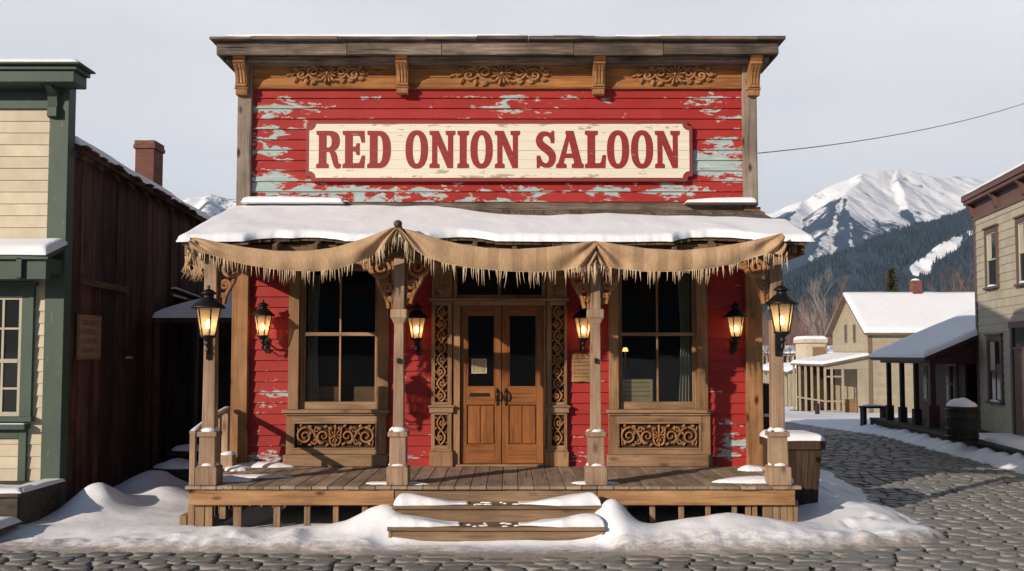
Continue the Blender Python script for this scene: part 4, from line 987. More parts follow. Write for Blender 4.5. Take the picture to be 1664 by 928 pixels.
# ================================================================ AWNING
AW = thing('fringed_awning', 'torn tan canvas valance with fringe hung in three swags along the snowy porch eave', 'awning', ((rx0+rx1)/2, 11.36, zr0-.3))
YA = 11.25
def swag(top, bot, seed, stripes, fl=1., gather=()):
    n = 200; m = 22
    ut = np.array([p[0] for p in top], float); vt = np.array([p[1] for p in top], float); ub = np.array([p[0] for p in bot], float); vb = np.array([p[1] for p in bot], float)
    def smooth(us, xs, ys):
        y = np.interp(us, xs, ys); k = np.ones(9)/9
        return np.convolve(np.pad(y, 4, 'edge'), k, 'valid')
    s = np.linspace(0, 1, n); U0 = ut[0]+(ut[-1]-ut[0])*s; U1 = ub[0]+(ub[-1]-ub[0])*s
    V0 = smooth(U0, ut, vt); V1 = smooth(U1, ub, vb)
    X = np.zeros((m, n)); Y = X.copy(); Z = X.copy(); SA = X.copy(); bpts = []
    for j in range(n):
        a = P(U0[j], V0[j], YA); b = P(U1[j], V1[j], YA)
        for i in range(m):
            q = i/(m-1); p = a.lerp(b, q); x = p.x
            endf = min(s[j], 1-s[j])
            # folds fan out from the gathers, hang folds in the belly
            ga = math.exp(-endf*5.5); ang = (q*.9+.25)/(endf*6+.35)
            f = .042*ga*math.sin(ang*7+seed)*min(1, q*3+.3)
            f += (.020*n3(x*2.0+seed, q*.8)+.018*n3(x*5+seed*2, q*.5)+.006*math.sin(x*21+2*n3(x, 1)))*(.35+.65*q)
            f += .045*math.sin(PI*q)*(.5+.5*math.sin(PI*s[j]))*-1*.6
            f += .030*math.sin((q*5+endf*9)+seed)*(1-ga)*max(0, 1-endf*3.0)
            X[i, j] = x; Y[i, j] = YA+f*1.25-.02*q; Z[i, j] = p.z
            SA[i, j] = stripes(x)
        bpts.append(Vector((X[m-1, j], Y[m-1, j], Z[m-1, j])))
    o = grid_mesh('valance', X, Y, Z, M['canvas'], AW, {'stripe': SA}); sol = o.modifiers.new('s', 'SOLIDIFY'); sol.thickness = .005
    fr = MB(); rr = random.Random(seed)
    L = 0
    for j in range(n-1):
        a, b = bpts[j], bpts[j+1]; seg = (b-a).length; k = int(seg*72*max(0, .55+.9*n3(a.x*9+seed, 5)+.3*n3(a.x*25, seed))+rr.random())
        dens = .5+.5*n3(a.x*2.2+seed, 3)
        for _ in range(k):
            if rr.random() > .80+.2*dens: continue
            p = a.lerp(b, rr.random()); ln = fl*(.12+.09*n3(p.x*4.5+seed, 7)+rr.uniform(-.06, .07)); ln = max(.03, ln)
            lean = .35*n3(p.x*6+seed, 1)+rr.uniform(-.1, .1)
            pts = [p+Vector((0, 0, .012)), p+Vector((lean*ln*.3, rr.uniform(-.01, .01), -ln*.5)), p+Vector((lean*ln*.8, rr.uniform(-.015, .015), -ln))]
            fr.tube(pts, [.0068, .005, .0016], 4)
    fr.tube(bpts[::3]+[bpts[-1]], .007, 5)
    fr.build('fringe', M['rope'], o, fix=False)
    return o
st1 = lambda x: 0.
def st3(x): 
    t = (x*3.4) % 1; return (1. if t < .45 else 0.)*min(1, max(0, (x+.9)*2))
swag([(311,385),(350,393),(400,402),(450,408),(500,408),(545,402),(590,388),(620,377),(643,368)], [(305,415),(330,410),(352,417),(400,430),(450,438),(505,441),(550,437),(585,424),(615,408),(637,390),(650,378)], 1, st1, 1.0)
swag([(647,370),(680,378),(710,388),(745,396),(790,403),(840,405),(890,402),(930,397),(968,391)], [(652,378),(664,398),(690,416),(725,428),(770,436),(830,441),(880,442),(930,436),(968,429)], 2, st3, 1.15)
swag([(968,391),(1000,397),(1050,404),(1110,407),(1160,402),(1210,394),(1245,386),(1272,378)], [(968,429),(1000,436),(1050,441),(1110,441),(1150,436),(1190,429),(1225,418),(1255,410),(1278,418)], 3, lambda x: st3(x)*.9, 1.0)
# peg and twisted end at the gather, tattered left corner
mb = MB(); p0 = P(646,364,YA-.03); mb.tube([p0+Vector((0,.12,.02)), p0, p0+Vector((.0,-.05,-.01))], [.045,.05,.035], 10); mb.tube([p0+Vector((.01,0,-.01)), P(655,382,YA-.03), P(663,402,YA-.02)], [.035,.03,.012], 8); mb.build('peg', M['rafter'], AW)
mb = MB(); rr = random.Random(5)
for k in range(7):
    p = P(312+rr.uniform(-3, 8), 390, YA); e = P(rr.choice((298, 303, 318, 322, 328)), rr.uniform(420, 442), YA); mid = p.lerp(e, .5)+Vector((rr.uniform(-.05, .05), rr.uniform(-.04, .04), 0))
    mb.tube([p, mid, e], [.014, .026, .006], 6)
    for _ in range(6): mb.tube([e+Vector((rr.uniform(-.03, .03), 0, .05)), e+Vector((rr.uniform(-.06, .06), 0, -.06)), e+Vector((rr.uniform(-.08, .08), 0, -.14))], [.008, .006, .002], 4)
mb.build('torn_corner', M['canvas'], AW)
X = np.zeros((10, 24)); Y = X.copy(); Z = X.copy()
for i in range(10):
    for j in range(24):
        q = i/9; t = j/23; X[i, j] = P(311,390,YA).x-.02-.03*q*math.sin(t*9); Y[i, j] = YA+t*.55; Z[i, j] = P(311,386,YA).z+.04*t-q*(.16+.14*abs(math.sin(t*5)))
o = grid_mesh('valance_return', X, Y, Z, M['canvas'], AW, {'stripe': X*0}); sol = o.modifiers.new('s', 'SOLIDIFY'); sol.thickness = .005
# ================================================================ LANTERNS
def lantern(name, label, sc, loc, arm, power):
    R = thing(name, label, 'lantern', (0, 0, 0), 0, None, local=True)
    def sb(prof): return [(r*sc, z*sc) for r, z in prof]
    cap = MB(); cap.lathe(sb([(.0,.62),(.012,.615),(.022,.595),(.012,.575),(.03,.57),(.05,.56),(.095,.525),(.10,.51),(.065,.505),(.062,.47),(.10,.445),(.16,.39),(.205,.355),(.21,.335),(.19,.33),(.0,.34)]), 0, 0, 12, True); cap.build('roof', M['black'], R)
    gl = MB(); gl.lathe(sb([(.148,.333),(.085,.0)]), 0, 0, 6, False, 0, cap=False); gl.build('glass', M['frost'], R)
    fr = MB()
    for k in range(6):
        a = 2*PI*k/6; fr.bar((.152*sc*math.cos(a), .152*sc*math.sin(a), .335*sc), (.088*sc*math.cos(a), .088*sc*math.sin(a), -.005*sc), .014*sc, .014*sc)
    fr.build('frame', M['black'], R)
    bs = MB(); bs.lathe(sb([(.0,-.0),(.10,-.0),(.105,-.015),(.075,-.035),(.045,-.06),(.03,-.085),(.045,-.10),(.045,-.115),(.022,-.13),(.02,-.17),(.034,-.185),(.02,-.21),(.012,-.24),(0,-.25)]), 0, 0, 12, True); bs.build('base', M['black'], R)
    bu = MB(); bu.lathe(sb([(.018,.001),(.018,.07),(.012,.075)]), 0, 0, 8); bu.build('burner', M['bronze'], R)
    fl = MB(); fl.lathe(sb([(.0,.085),(.02,.095),(.032,.125),(.028,.155),(.012,.185),(.0,.2)]), 0, 0, 10, True, cap=False); fl.build('flame', M['flame'], R)
    ar = MB(); a = arm
    ar.tube([(0, 0, -.10*sc), (a[0]*.4, a[1]*.4, -.16*sc), (a[0]*.8, a[1]*.8, -.14*sc), (a[0], a[1], -.10*sc)], [.013, .013, .014, .016], 8)
    ar.tube([(0, 0, -.2*sc), (a[0]*.35, a[1]*.35, -.26*sc), (a[0]*.75, a[1]*.75, -.24*sc), (a[0], a[1], -.15*sc)], [.009]*4, 6)
    n_ = Vector((a[0], a[1], 0)).normalized(); ar.bar(Vector((a[0], a[1], -.30*sc))-n_*.008, Vector((a[0], a[1], -.03*sc))-n_*.008, .07, .014, up=(n_.x, n_.y, 0))
    ar.build('bracket_arm', M['black'], R)
    L = bpy.data.lights.new('lamp_light', 'POINT'); L.energy = power; L.color = (1, .55, .24); L.shadow_soft_size = .035*sc
    lo = bpy.data.objects.new('lamp_light', L); COL.objects.link(lo); lo.parent = R; lo.location = (0, 0, .15*sc)
    R.location = loc
    return R
Yl = 11.45
pL = P(338, 545, Yl); pR = P(1271, 539, Yl)
lantern('post_lantern', 'large lit black lantern on the leftmost porch post', 1.0, (pL.x, Yl, pL.z), (xP[0]-pL.x, YP-.08-Yl), 1.5)['group'] = 'lit porch lanterns'
lantern('post_lantern', 'large lit black lantern on the rightmost porch post by the street', 1.0, (pR.x, Yl, pR.z), (xP[3]-pR.x, YP-.08-Yl), 1.5)['group'] = 'lit porch lanterns'
for u, v, lb in ((427,545,'small lit wall lantern left of the left window'), (677,549,'small lit wall lantern left of the double door'), (948,549,'small lit wall lantern right of the double door'), (1196,547,'small lit wall lantern right of the right window')):
    p = P(u, v, 13.42); lantern('wall_lantern', lb, .84, (p.x, 13.42, p.z), (0, YW-.02-13.42), 2.2)['group'] = 'lit porch lanterns'
# ================================================================ small items
mb = MB(); p0x, p1x = wx(929), wx(963); mb.box(p0x, p1x, YW-.05, YW-.025, wz(621), wz(575)); o = mb.build('wall_plaque', M['fascia'], None, .004); tag(o, 'small wooden plaque with faded writing on the wall right of the door', 'plaque')
ik = MB()
for i in range(6):
    zz = wz(582+i*6); xa = p0x+.03
    while xa < p1x-.03: w = random.uniform(.015, .05); ik.box(xa, min(xa+w, p1x-.03), YW-.0525, YW-.0505, zz-.008, zz+.006); xa += w+.01
ik.build('lettering', M['ink'], o)
def card(u0, u1, v0, v1, name, label, cat, dep=.22, y=YW+.13, lines=True, mat='paper'):
    mb = MB(); mb.box(wx(u0), wx(u1), y, y+dep, wz(v1), wz(v0)); o = mb.build(name, M[mat], None, .006); tag(o, label, cat)
    if lines:
        ik = MB()
        for i in range(4):
            zz = wz(v0+5+i*(v1-v0-8)/4.); xa = wx(u0+5)
            while xa < wx(u1-5): w = random.uniform(.015, .04); ik.box(xa, min(xa+w, wx(u1-5)), y-.003, y-.0008, zz-.007, zz+.004); xa += w+.012
        ik.build('lettering', M['ink'], o)
card(573, 610, 629, 654, 'wooden_crate', 'pale wooden box on the sill inside the left window', 'box', .16, lines=False, mat='plaque')
card(500, 545, 630, 654, 'wooden_crate', 'brown wooden box in the shade inside the left window', 'box', .2, YW+.35, lines=False, mat='trimx')
card(1012, 1063, 617, 654, 'cardboard_box', 'cardboard box with rows of writing inside the right window', 'box', .3)
L_ = thing('table_lamp', 'tiny lit amber lamp deep inside the right window', 'lamp', (wx(1018), YW+1.2, wz(650)))
p = P(1016, 568, YW+1.2)
MB().lathe([(.05, p.z-.03), (.03, p.z+.03)], p.x, YW+1.2, 12).build('lamp_shade', M['bulb'], L_)
MB().lathe([(.07, DZ+.75), (.012, DZ+.78), (.012, p.z-.03)], p.x, YW+1.2, 10).build('stand', M['bronze'], L_)
# low display counter the boxes and lamp stand on
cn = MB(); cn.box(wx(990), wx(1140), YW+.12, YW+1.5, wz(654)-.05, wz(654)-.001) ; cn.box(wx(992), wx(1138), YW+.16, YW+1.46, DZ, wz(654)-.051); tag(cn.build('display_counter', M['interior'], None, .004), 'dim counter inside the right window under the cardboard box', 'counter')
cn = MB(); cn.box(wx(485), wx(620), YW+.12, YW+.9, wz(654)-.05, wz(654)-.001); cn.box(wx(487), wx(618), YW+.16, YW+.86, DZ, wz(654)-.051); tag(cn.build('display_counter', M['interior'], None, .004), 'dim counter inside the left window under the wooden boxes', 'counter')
# ================================================================ GROUND
def g(x, y): return -.04*np.clip(np.asarray(y, float)-26, 0, 45)
FX = [-40,-8,-6,-4.6,-3,-1.5,0,1.5,2.8,3.8,4.6,5.1,5.35,5.45,5.5]; FY = [10.7,10.62,10.62,10.55,10.5,10.4,10.28,10.38,10.45,10.62,10.85,11.1,11.4,11.75,12.2]
LY = [11,12,12.6,14.5,18.4,21.3,27,33,40,60]; LX = [5.5,5.48,5.6,5.75,6.3,6.7,7.2,7.9,9.2,10]
RY = [9,14,17.5,21,24,27,32,38,60]; RX = [10.4,9.7,9.5,9.72,9.95,10.05,10.3,10.8,11.6]
def growing(a, b, s0, k):
    o = [a]; s = s0
    while abs(o[-1]-a) < abs(b-a): o.append(o[-1]+math.copysign(s, b-a)); s *= k
    return o[1:]
xs = np.array(growing(-7.4, -4500, .07, 1.07)[::-1]+list(np.arange(-7.4, 6.6, .05))+list(np.arange(6.6, 12.2, .09))+growing(12.2, 4500, .12, 1.07))
ys = np.array(growing(9.7, -4500, .2, 1.12)[::-1]+list(np.arange(9.7, 14.6, .05))+list(np.arange(14.6, 24, .09))+growing(24, 5200, .12, 1.03))
X, Y = np.meshgrid(xs, ys)
wob = .16*fbm(X*1.6, Y*1.6, 4, 3)+.06*fbm(X*7, Y*7, 3, 5)
df = (Y-np.interp(X, FX, FY))+wob
dl = np.interp(Y, LY, LX)-X+wob*.9
inl = np.where(X < 5.6, np.minimum(df, np.where(Y > 11.8, dl, 9)), dl)
inl = np.where(Y < 11.2, np.minimum(df, np.where(X > 5.5, -1, 9)), inl)
dr_ = X-np.interp(Y, RY, RX)+wob
d = np.maximum(inl, dr_)
road_cover = sstep(36, 44, Y)
d = np.maximum(d, (Y-38)*.3+.5*fbm(X*.6, Y*.6, 3, 8))
H = -.055+.075*sstep(-.22, .42, d)+.09*sstep(.2, 1.1, d)
H = np.where(Y < 9.0, -.12, H) if False else H
edge = np.exp(-((d-.38)/.22)**2)
H += edge*(.01+.03*fbm(X*1.7, Y*2.3, 4, 9))*sstep(0, .1, d)
ins = sstep(.05, .5, d)
H += ins*(.06*fbm(X*.6, Y*.8, 3, 1)+.008*fbm(X*6, Y*6, 3, 2))
def gauss(x, y, a, sx, sy, rot=0):
    global H
    u = (X-x)*math.cos(rot)+(Y-y)*math.sin(rot); v = -(X-x)*math.sin(rot)+(Y-y)*math.cos(rot)
    H = H+a*np.exp(-(u/sx)**2-(v/sy)**2)*(1+.25*fbm(X*2.5, Y*2.5, 3, int(a*100)))*ins
for q in ((-5.68,12.85,.40,.36,.5),(-5.1,13.8,.20,.5,.5),(-4.6,15.2,.15,.4,.7),(-5.6,14.6,.30,.5,.6),(-6.6,11.55,.10,.5,.25),(-6.9,11.2,.12,.6,.25),
  (-1.55,11.42,.30,.42,.34),(-2.3,11.4,.06,.5,.3),(-3.35,11.25,.06,.3,.2),(1.20,11.36,.32,.27,.34),(2.75,11.36,.20,.85,.45),(3.6,11.1,.06,.4,.4),(2.1,11.1,.05,.5,.3),(-3.9,11.05,.05,.4,.25),(-2.6,11.12,.10,.16,.16),(4.25,11.05,.12,.2,.15),(4.9,11.25,.10,.35,.15),(4.7,12.6,.12,.7,.8),(4.3,14.8,.3,.5,1.4),(5.0,16.5,.1,.6,2),
  (8.6,70,.0,1,1)): gauss(*q)
# chunky plough ridge along the front
chunk = np.abs(fbm(X*3.1, Y*3.6, 4, 21)); band = np.exp(-((df-.40)/.22)**2)*(X < 5.7)*(Y < 13)
H += band*(chunk*.11+.05*sstep(.1, .5, fbm(X*.8, Y*.3, 3, 44)))*ins
rf = random.Random(77)
for k in range(20):
    px, py = rf.choice(((rf.uniform(4.1, 5.3), rf.uniform(11.6, 15.5)), (rf.uniform(11.0, 12), rf.uniform(17, 24)))); a = rf.uniform(0, 3)
    u = (X-px)*math.cos(a)+(Y-py)*math.sin(a); v = -(X-px)*math.sin(a)+(Y-py)*math.cos(a); q = (u/.15)**2+(v/.065)**2; H = H-.03*np.exp(-q**2)+.012*np.exp(-(np.sqrt(q)-1.5)**2*5)
# mounds along the right boardwalk
for k in range(17):
    y = 17.2+k*.72; x = float(np.interp(y, RY, RX))+.55; H += (.13+.16*abs(n3(k*1.7)))*np.exp(-((X-x)/.28)**2-((Y-y)/.33)**2)
H += sstep(36, 44, Y)*.02*fbm(X*.5, Y*3, 3, 7)
stp_ = sstep(-1.75, -1.45, X)*(1-sstep(1.05, 1.35, X))*(1-sstep(10.9, 11.1, Y)); H = np.where(d > -.2, H*(1-stp_*.75)+stp_*.01, H)
under = (X > dx0+.15)*(X < dx1-.15)*sstep(YD+.0, YD+.25, Y)*(Y < YW)
H = np.where(Y > 8.9, H*(1-under)+under*.03, H)
far = sstep(60, 200, np.hypot(X, Y-12)); H = H*(1-far)
Z = g(X, Y)+H
Z = np.where((X > XL+.15)*(X < XR-.15)*(Y > YW+.05)*(Y < 23), -.05, Z)
dirt = np.exp(-(np.maximum(df, 0)/.40)**2)*(X < 5.9)*(Y < 13.5)*1.15*(d < 3)
dirt = np.maximum(dirt, np.exp(-np.maximum(np.abs(d), 0)/.14)*.7*(Y < 40))
dirt = np.maximum(dirt, .33*sstep(36, 40, Y)*(Y < 60)*(np.abs(X-10) < 4))
GR = grid_mesh('ground', X, Y, Z, M['groundsnow'], None, {'dirt': dirt}); tag(GR, kind='structure')
bx = np.array(list(np.arange(-16, 16.1, .4))); by = np.array(list(np.arange(3, 46, .4)))
BX, BY = np.meshgrid(bx, by); BZ = g(BX, BY)-.035+.006*fbm(BX*3, BY*3, 3)
# keep the bed below the snow sheet everywhere outside the street
tag(grid_mesh('street_bed', BX, BY, BZ, M['bed'], None), kind='structure')
# ---- cobbles
rr = random.Random(12); cob = MB()
def in_street(x, y):
    if y < float(np.interp(x, FX, FY))+.22 and y < 12.5: return True
    if x > float(np.interp(y, LY, LX))-.25 and x < float(np.interp(y, RY, RX))+.25: return True
    return False
y = 8.9; row = 0
while y < 41:
    dy = .215*rr.uniform(.85, 1.15)*(1 if y < 30 else 1.25)
    hl = y*.58+1.0; x = -hl+rr.uniform(0, .3)
    while x < hl:
        w = rr.choice((rr.uniform(.18, .3), rr.uniform(.28, .42)))*(1 if y < 30 else 1.2)
        cx = x+w/2; cy = y+.05*math.sin(cx*1.1)+rr.uniform(-.02, .02)+.05*n3(cx*.9, y*.9); x += w+.004
        if not in_street(cx, cy): continue
        hx = w/2-.011; hy = dy/2-.010; n = 10 if y < 20 else 8; ph = rr.uniform(0, 1); zb = float(g(cx, cy)); top = .006+rr.uniform(-.006, .008); p_ = rr.uniform(2.6, 3.6); sk = rr.uniform(-.18, .18)
        tx, ty = rr.uniform(-.04, .04), rr.uniform(-.05, .05)
        vs = []; 
        for ring, (k, zz) in enumerate(((1., -.06), (1., top-.009), (.955, top-.002), (.70, top+.0))):
            for i in range(n):
                a = 2*PI*(i+ph)/n; ca, sa = math.cos(a), math.sin(a); q = (abs(ca)**p_+abs(sa)**p_)**(-1/p_)*k
                q *= 1+.20*n3(cx*9+ca*1.3, cy*9+sa*1.3)
                X_ = hx*q*ca; Y_ = hy*q*sa; vs.append((cx+X_+sk*Y_, cy+Y_, zb+zz+(tx*X_+ty*Y_ if ring else 0)))
        vs.append((cx, cy, zb+top+.002)); fs = []
        for r_ in range(3):
            for i in range(n): i2 = (i+1) % n; fs.append((r_*n+i, r_*n+i2, (r_+1)*n+i2, (r_+1)*n+i))
        for i in range(n): fs.append((3*n+i, 3*n+(i+1) % n, 4*n))
        cob.add(vs, fs, True)
    y += dy
tag(cob.build('cobblestone_street', M['stone'], fix=False), kind='structure')

# ================================================================ generic building pieces (local frame: front faces -Y)
def pwindow(parent, x0, x1, z0, z1, y, case, mc, ms, cols=2, rows=1, rail=.5, snow=False, head=True, curtain=False, name='window', sash_t=.03):
    """window in a wall whose outer face is y; facing -Y"""
    f = MB(); f.frame(x0-case, x1+case, z0-case*.02, z1+case*.9, [(x0, x1, z0, z1)], y-.05, y+.01)
    w = f.build(name, mc, parent, .004)
    if head: MB().box(x0-case*1.25, x1+case*1.25, y-.085, y+.01, z1+case*.9+.001, z1+case*1.25).build('head_casing', mc, w, .004)
    s = MB(); s.box(x0-case*1.2, x1+case*1.2, y-.10, y+.01, z0-case*.45, z0-.001); sl = s.build('sill', mc, w, .004)
    s = MB(); zm = z0+(z1-z0)*rail; t = sash_t
    s.box(x0+.001, x0+t, y-.03, y+.008, z0+.001, z1-.001); s.box(x1-t, x1-.001, y-.03, y+.008, z0+.001, z1-.001)
    s.box(x0+t, x1-t, y-.029, y+.008, z0+.001, z0+t*1.3); s.box(x0+t, x1-t, y-.029, y+.008, z1-t, z1-.001); s.box(x0+t, x1-t, y-.035, y+.008, zm-t*.6, zm+t*.6)
    for c in range(1, cols): xx = x0+(x1-x0)*c/cols; s.box(xx-t*.35, xx+t*.35, y-.026, y+.008, z0+t*1.3, zm-t*.6); s.box(xx-t*.35, xx+t*.35, y-.026, y+.008, zm+t*.6, z1-t)
    for r in range(1, rows):
        for za, zb in ((z0, zm), (zm, z1)): zz = za+(zb-za)*r/rows; s.box(x0+t, x1-t, y-.024, y+.008, zz-t*.3, zz+t*.3)
    s.build('sash', ms, w)
    MB().box(x0+.002, x1-.002, y-.012, y-.004, z0+.002, z1-.002).build('pane', M['dglass'], w)
    if curtain: MB().box(x0+t, x0+(x1-x0)*.45, y-.0135, y-.0125, zm, z1-t).build('curtain', M['curtain'], w)
    if snow: 
        mb = MB(); blob_mesh(mb, (x0+x1)/2, y-.06, z0-.001, (x1-x0)*.42, .045, .045, 3, .1, 5, 20); mb.build('snow', M['snow'], w)
    return w
def wallmesh(x0, x1, y, z0, z1, dz=.14, proud=.014, holes=()):
    return siding(x0, x1, z0, z1, y, dz, holes, proud, .6, False)
def roofsnow(name, parent, pts4, th, over=.02, seed=1, nu=26, nv=12, mat=None):
    """rounded snow slab on a quad roof plane (a,b lower edge; d,c upper edge)"""
    a, b, c, d = [Vector(p) for p in pts4]; U = []; n = (b-a).cross(d-a).normalized(); n = n if n.z > 0 else -n
    lu = (b-a).length; lv = (d-a).length
    su = (1-np.cos(np.linspace(0, PI, nu)))/2; sv = (1-np.cos(np.linspace(0, PI, nv)))/2
    Xs = np.zeros((nv, nu)); Ys = Xs.copy(); Zs = Xs.copy(); B = []
    Xb = Xs.copy(); Yb = Xs.copy(); Zb = Xs.copy()
    for i in range(nv):
        for j in range(nu):
            u, v = su[j], sv[i]; w = .03*n3(u*lu*1.5, seed)*(1-v)
            p = a*(1-u)*(1-v)+b*u*(1-v)+c*u*v+d*(1-u)*v-(d-a).normalized()*w
            dd = min(u*lu, (1-u)*lu, v*lv, (1-v)*lv); q = min(1, dd/th); h = th*math.sqrt(max(0, 1-(1-q)**2))*(1+.25*n3(u*lu*.8, v*lv*.8, seed))
            t = p+Vector((0, 0, 1))*h; Xs[i, j], Ys[i, j], Zs[i, j] = t; t = p-Vector((0, 0, .004)); Xb[i, j], Yb[i, j], Zb[i, j] = t
    return grid_mesh(name, np.concatenate([Xs, Xb[::-1]]), np.concatenate([Ys, Yb[::-1]]), np.concatenate([Zs, Zb[::-1]]), mat or M['snow'], parent)
def slab(mb, pts4, t):
    a = [Vector(p) for p in pts4]; lo = [p-Vector((0, 0, t)) for p in a]
    mb.add(a+lo, [(0,1,2,3),(7,6,5,4),(0,4,5,1),(1,5,6,2),(2,6,7,3),(3,7,4,0)])

# ================================================================ LEFT: cream shopfront
YG = 12.8
def gx(u, v=400, Y=YG): return P(u, v, Y).x
def gz(v, Y=YG): return P(40, v, Y).z
SH = thing('cream_shopfront', 'cream clapboard false fronted shop with dark green trim at the left edge', 'building', (-7.5, YG, 0))
xr_ = -6.17; xl_ = -13.0; zdk = gz(781); cbw = .27
zc0, zc1 = gz(130, 12.4), gz(101, 12.35)
w_u0, w_u1 = gx(-25, 600), gx(37, 600)
wall = wallmesh(xl_, xr_-cbw+.01, YG, zdk, gz(178), .168, .018, [(w_u0-.05, w_u1+.05, gz(678), gz(482))]); wall.build('wall', M['cream'], SH)
MB().box(xl_, xr_-.012, YG+.004, YG+.15, 0, gz(120)).build('sheathing', M['interior'], SH)
mb = MB(); mb.box(xr_-cbw, xr_, YG-.04, YG+.16, 0.0, gz(130)); mb.build('corner_board', M['greenz'], SH, .006)
mb = MB(); mb.box(xl_, xr_-cbw-.001, YG-.045, YG, gz(178), gz(150)-.001); mb.box(xl_, xr_-cbw-.001, YG-.03, YG, gz(150), gz(126)); mb.build('frieze', M['green'], SH, .006)
mb = MB(); xe = -5.83; xe2 = -5.90
mb.box(xl_, xe2-.05, 12.42, 12.80, zc0-.02, zc0+.14); mb.box(xl_, xe2-.0, 12.38, 12.805, zc0+.141, zc0+.20); mb.box(xl_, xe+.0, 12.32, 12.81, zc0+.201, zc1); mb.build('cornice', M['green'], SH, .008)
snow_strip('snow', SH, -10.5, xe-.02, 60, lambda x: 12.34, lambda x: 12.80, lambda x, y: zc1, lambda x, y: .06, seed=12)
bz1, bz0 = zc0-.03, gz(194); prof = [(YG-.045, bz0), (YG-.12, bz0+.02), (YG-.12, bz0+.14), (YG-.09, bz0+.18), (YG-.13, bz0+.34), (YG-.28, bz0+.44), (YG-.30, bz1), (YG-.045, bz1)]
mb = MB(); mb.prism([prof], gx(84, 150), gx(99, 150), 'X'); mb.build('cornice_bracket', M['greenz'], SH, .01)
# window
wz0, wz1 = gz(676), gz(482)
pwindow(SH, w_u0, w_u1, wz0, wz1, YG-.02, .16, M['greenz'], M['winwhite'], cols=2, rows=2, rail=.46, sash_t=.045)
mb = MB(); mb.box(w_u0-.25, gx(50, 690), YG-.16, YG, gz(697), gz(689)); mb.build('ledge', M['green'], SH, .006)
mb = MB(); mb.box(gx(33, 720), gx(46, 720), YG-.06, YG, zdk, gz(697)); mb.box(w_u0-.2, gx(33, 720)-.001, YG-.055, YG, gz(712), gz(697)-.001); mb.build('apron', M['greenz'], SH, .005)
mb = MB(); mb.box(w_u0-.25, gx(48, 690), YG-.15, YG-.02, gz(689)+.001, gz(687)); mb.build('snow', M['snow'], SH, .01)
# small awning roof
ya_, yb2 = 12.25, YG-.0; zs0 = P(40, 415, ya_).z; zs1 = P(40, 404, YG).z+.06; xpr = -6.16
mb = MB(); slab(mb, [(xl_, ya_, zs0), (xpr, ya_, zs0), (xpr, YG, zs1), (xl_, YG, zs1)], .05); por = mb.build('porch_roof', M['green'], SH)
roofsnow('snow', por, [(xl_, ya_-.03, zs0+.004), (xpr+.0, ya_-.03, zs0+.004), (xpr, YG, zs1+.004), (xl_, YG, zs1+.004)], .10, nu=90)
mb = MB(); mb.box(xl_, -6.2, 12.30, 12.42, P(40,452,12.1).z, zs0-.02); mb.box(-6.32, -6.2, 12.421, YG-.05, P(40,440,12.1).z, zs0-.02)
for uu in (20, -60): q = P(uu, 440, 12.1).x; mb.box(q-.04, q+.04, 12.25, 12.299, P(40,450,12.1).z, zs0-.03)
mb.build('porch_beam', M['green'], por, .006)
# boardwalk in front of shop
BW = thing('boardwalk', 'snowy dark plank boardwalk in front of the cream shop', 'boardwalk', (-8.5, 12, 0))
mb = MB(); xbe = -6.13; y = 11.62
zb_ = zdk
n = 9
for i in range(n):
    ya = 11.62+(YG-11.62)*i/n; mb.box(xl_, xbe-.0, ya+.004, ya+(YG-11.62)/n-.004, zb_-.05, zb_-.001*(i % 3))
mb.build('deck', M['bwalk'], BW, .004)
mb = MB(); mb.box(xl_, xbe-.03, 11.66, 11.70, .05, zb_-.051); mb.box(xbe-.06, xbe-.02, 11.701, YG-.05, .02, zb_-.051); mb.build('fascia', M['bwalk'], BW)
snow_strip('snow', BW, -9.5, xbe+.02, 60, lambda x: 11.62+.04*n3(x*3), lambda x: 12.3-.25*sstep(-7.2, -6.4, x)+.06*n3(x*2, 4), lambda x, y: zb_, lambda x, y: .06+.02*n3(x*2, y), seed=31)
snow_strip('snow', BW, xbe-.26, xbe+.03, 20, lambda x: 11.7, lambda x: 12.78, lambda x, y: zb_, lambda x, y: .05+.03*n3(x*2, y*2), seed=32)
mb = MB(); 
for k in range(3): mb.box(-8.2, P(12,810,11.2).x-.0, 11.0+k*.2, 11.19+k*.2, .16, .2)
mb.box(-8.2, P(10,810,11.2).x, 11.02, 11.06, -.02, .159); stp2 = mb.build('boardwalk_step', M['bwalk'], None, .005); tag(stp2, 'low plank step half buried in snow at the left edge', 'step')
snow_strip('snow', stp2, -8.2, P(13,810,11.2).x, 30, lambda x: 10.98, lambda x: 11.55, lambda x, y: .2, lambda x, y: .07, seed=33)

# ================================================================ BARN
XB = -6.22; zE = P(110, 240, 13.2).z-.12
BA = thing('dark_barn', 'long dark brown board barn with snowy eave and brick chimney left of the saloon', 'barn', (XB, 17, 0))
mb = MB(); y = YG+.19; rr = random.Random(4)
while y < 23.5:
    w = rr.uniform(.13, .22); o_ = rr.uniform(0, .018)
    if rr.random() < .25:
        zc_ = rr.uniform(1.8, 3.4); mb.box(XB-.04, XB+o_, y+.004, y+w-.004, -.05, zc_); mb.box(XB-.04, XB+rr.uniform(0, .016), y+.004, y+w-.004, zc_+.004, zE-.02)
    else: mb.box(XB-.04, XB+o_, y+.004, y+w-.004, -.05, zE-.02)
    y += w
mb.build('wall', M['barn'], BA)
mb = MB(); mb.box(XB-9, XB-.05, YG+.19, YG+.23, 0, zE); mb.box(XB-9, XB-.05, 23.4, 23.45, 0, zE); mb.box(XB-.06, XB-.05, YG+.4, 23.4, 0, zE); mb.build('end_wall', M['barn'], BA)
rt = math.tan(math.radians(16)); ex = XB+.12; y0, y1 = 13.0, 23.9
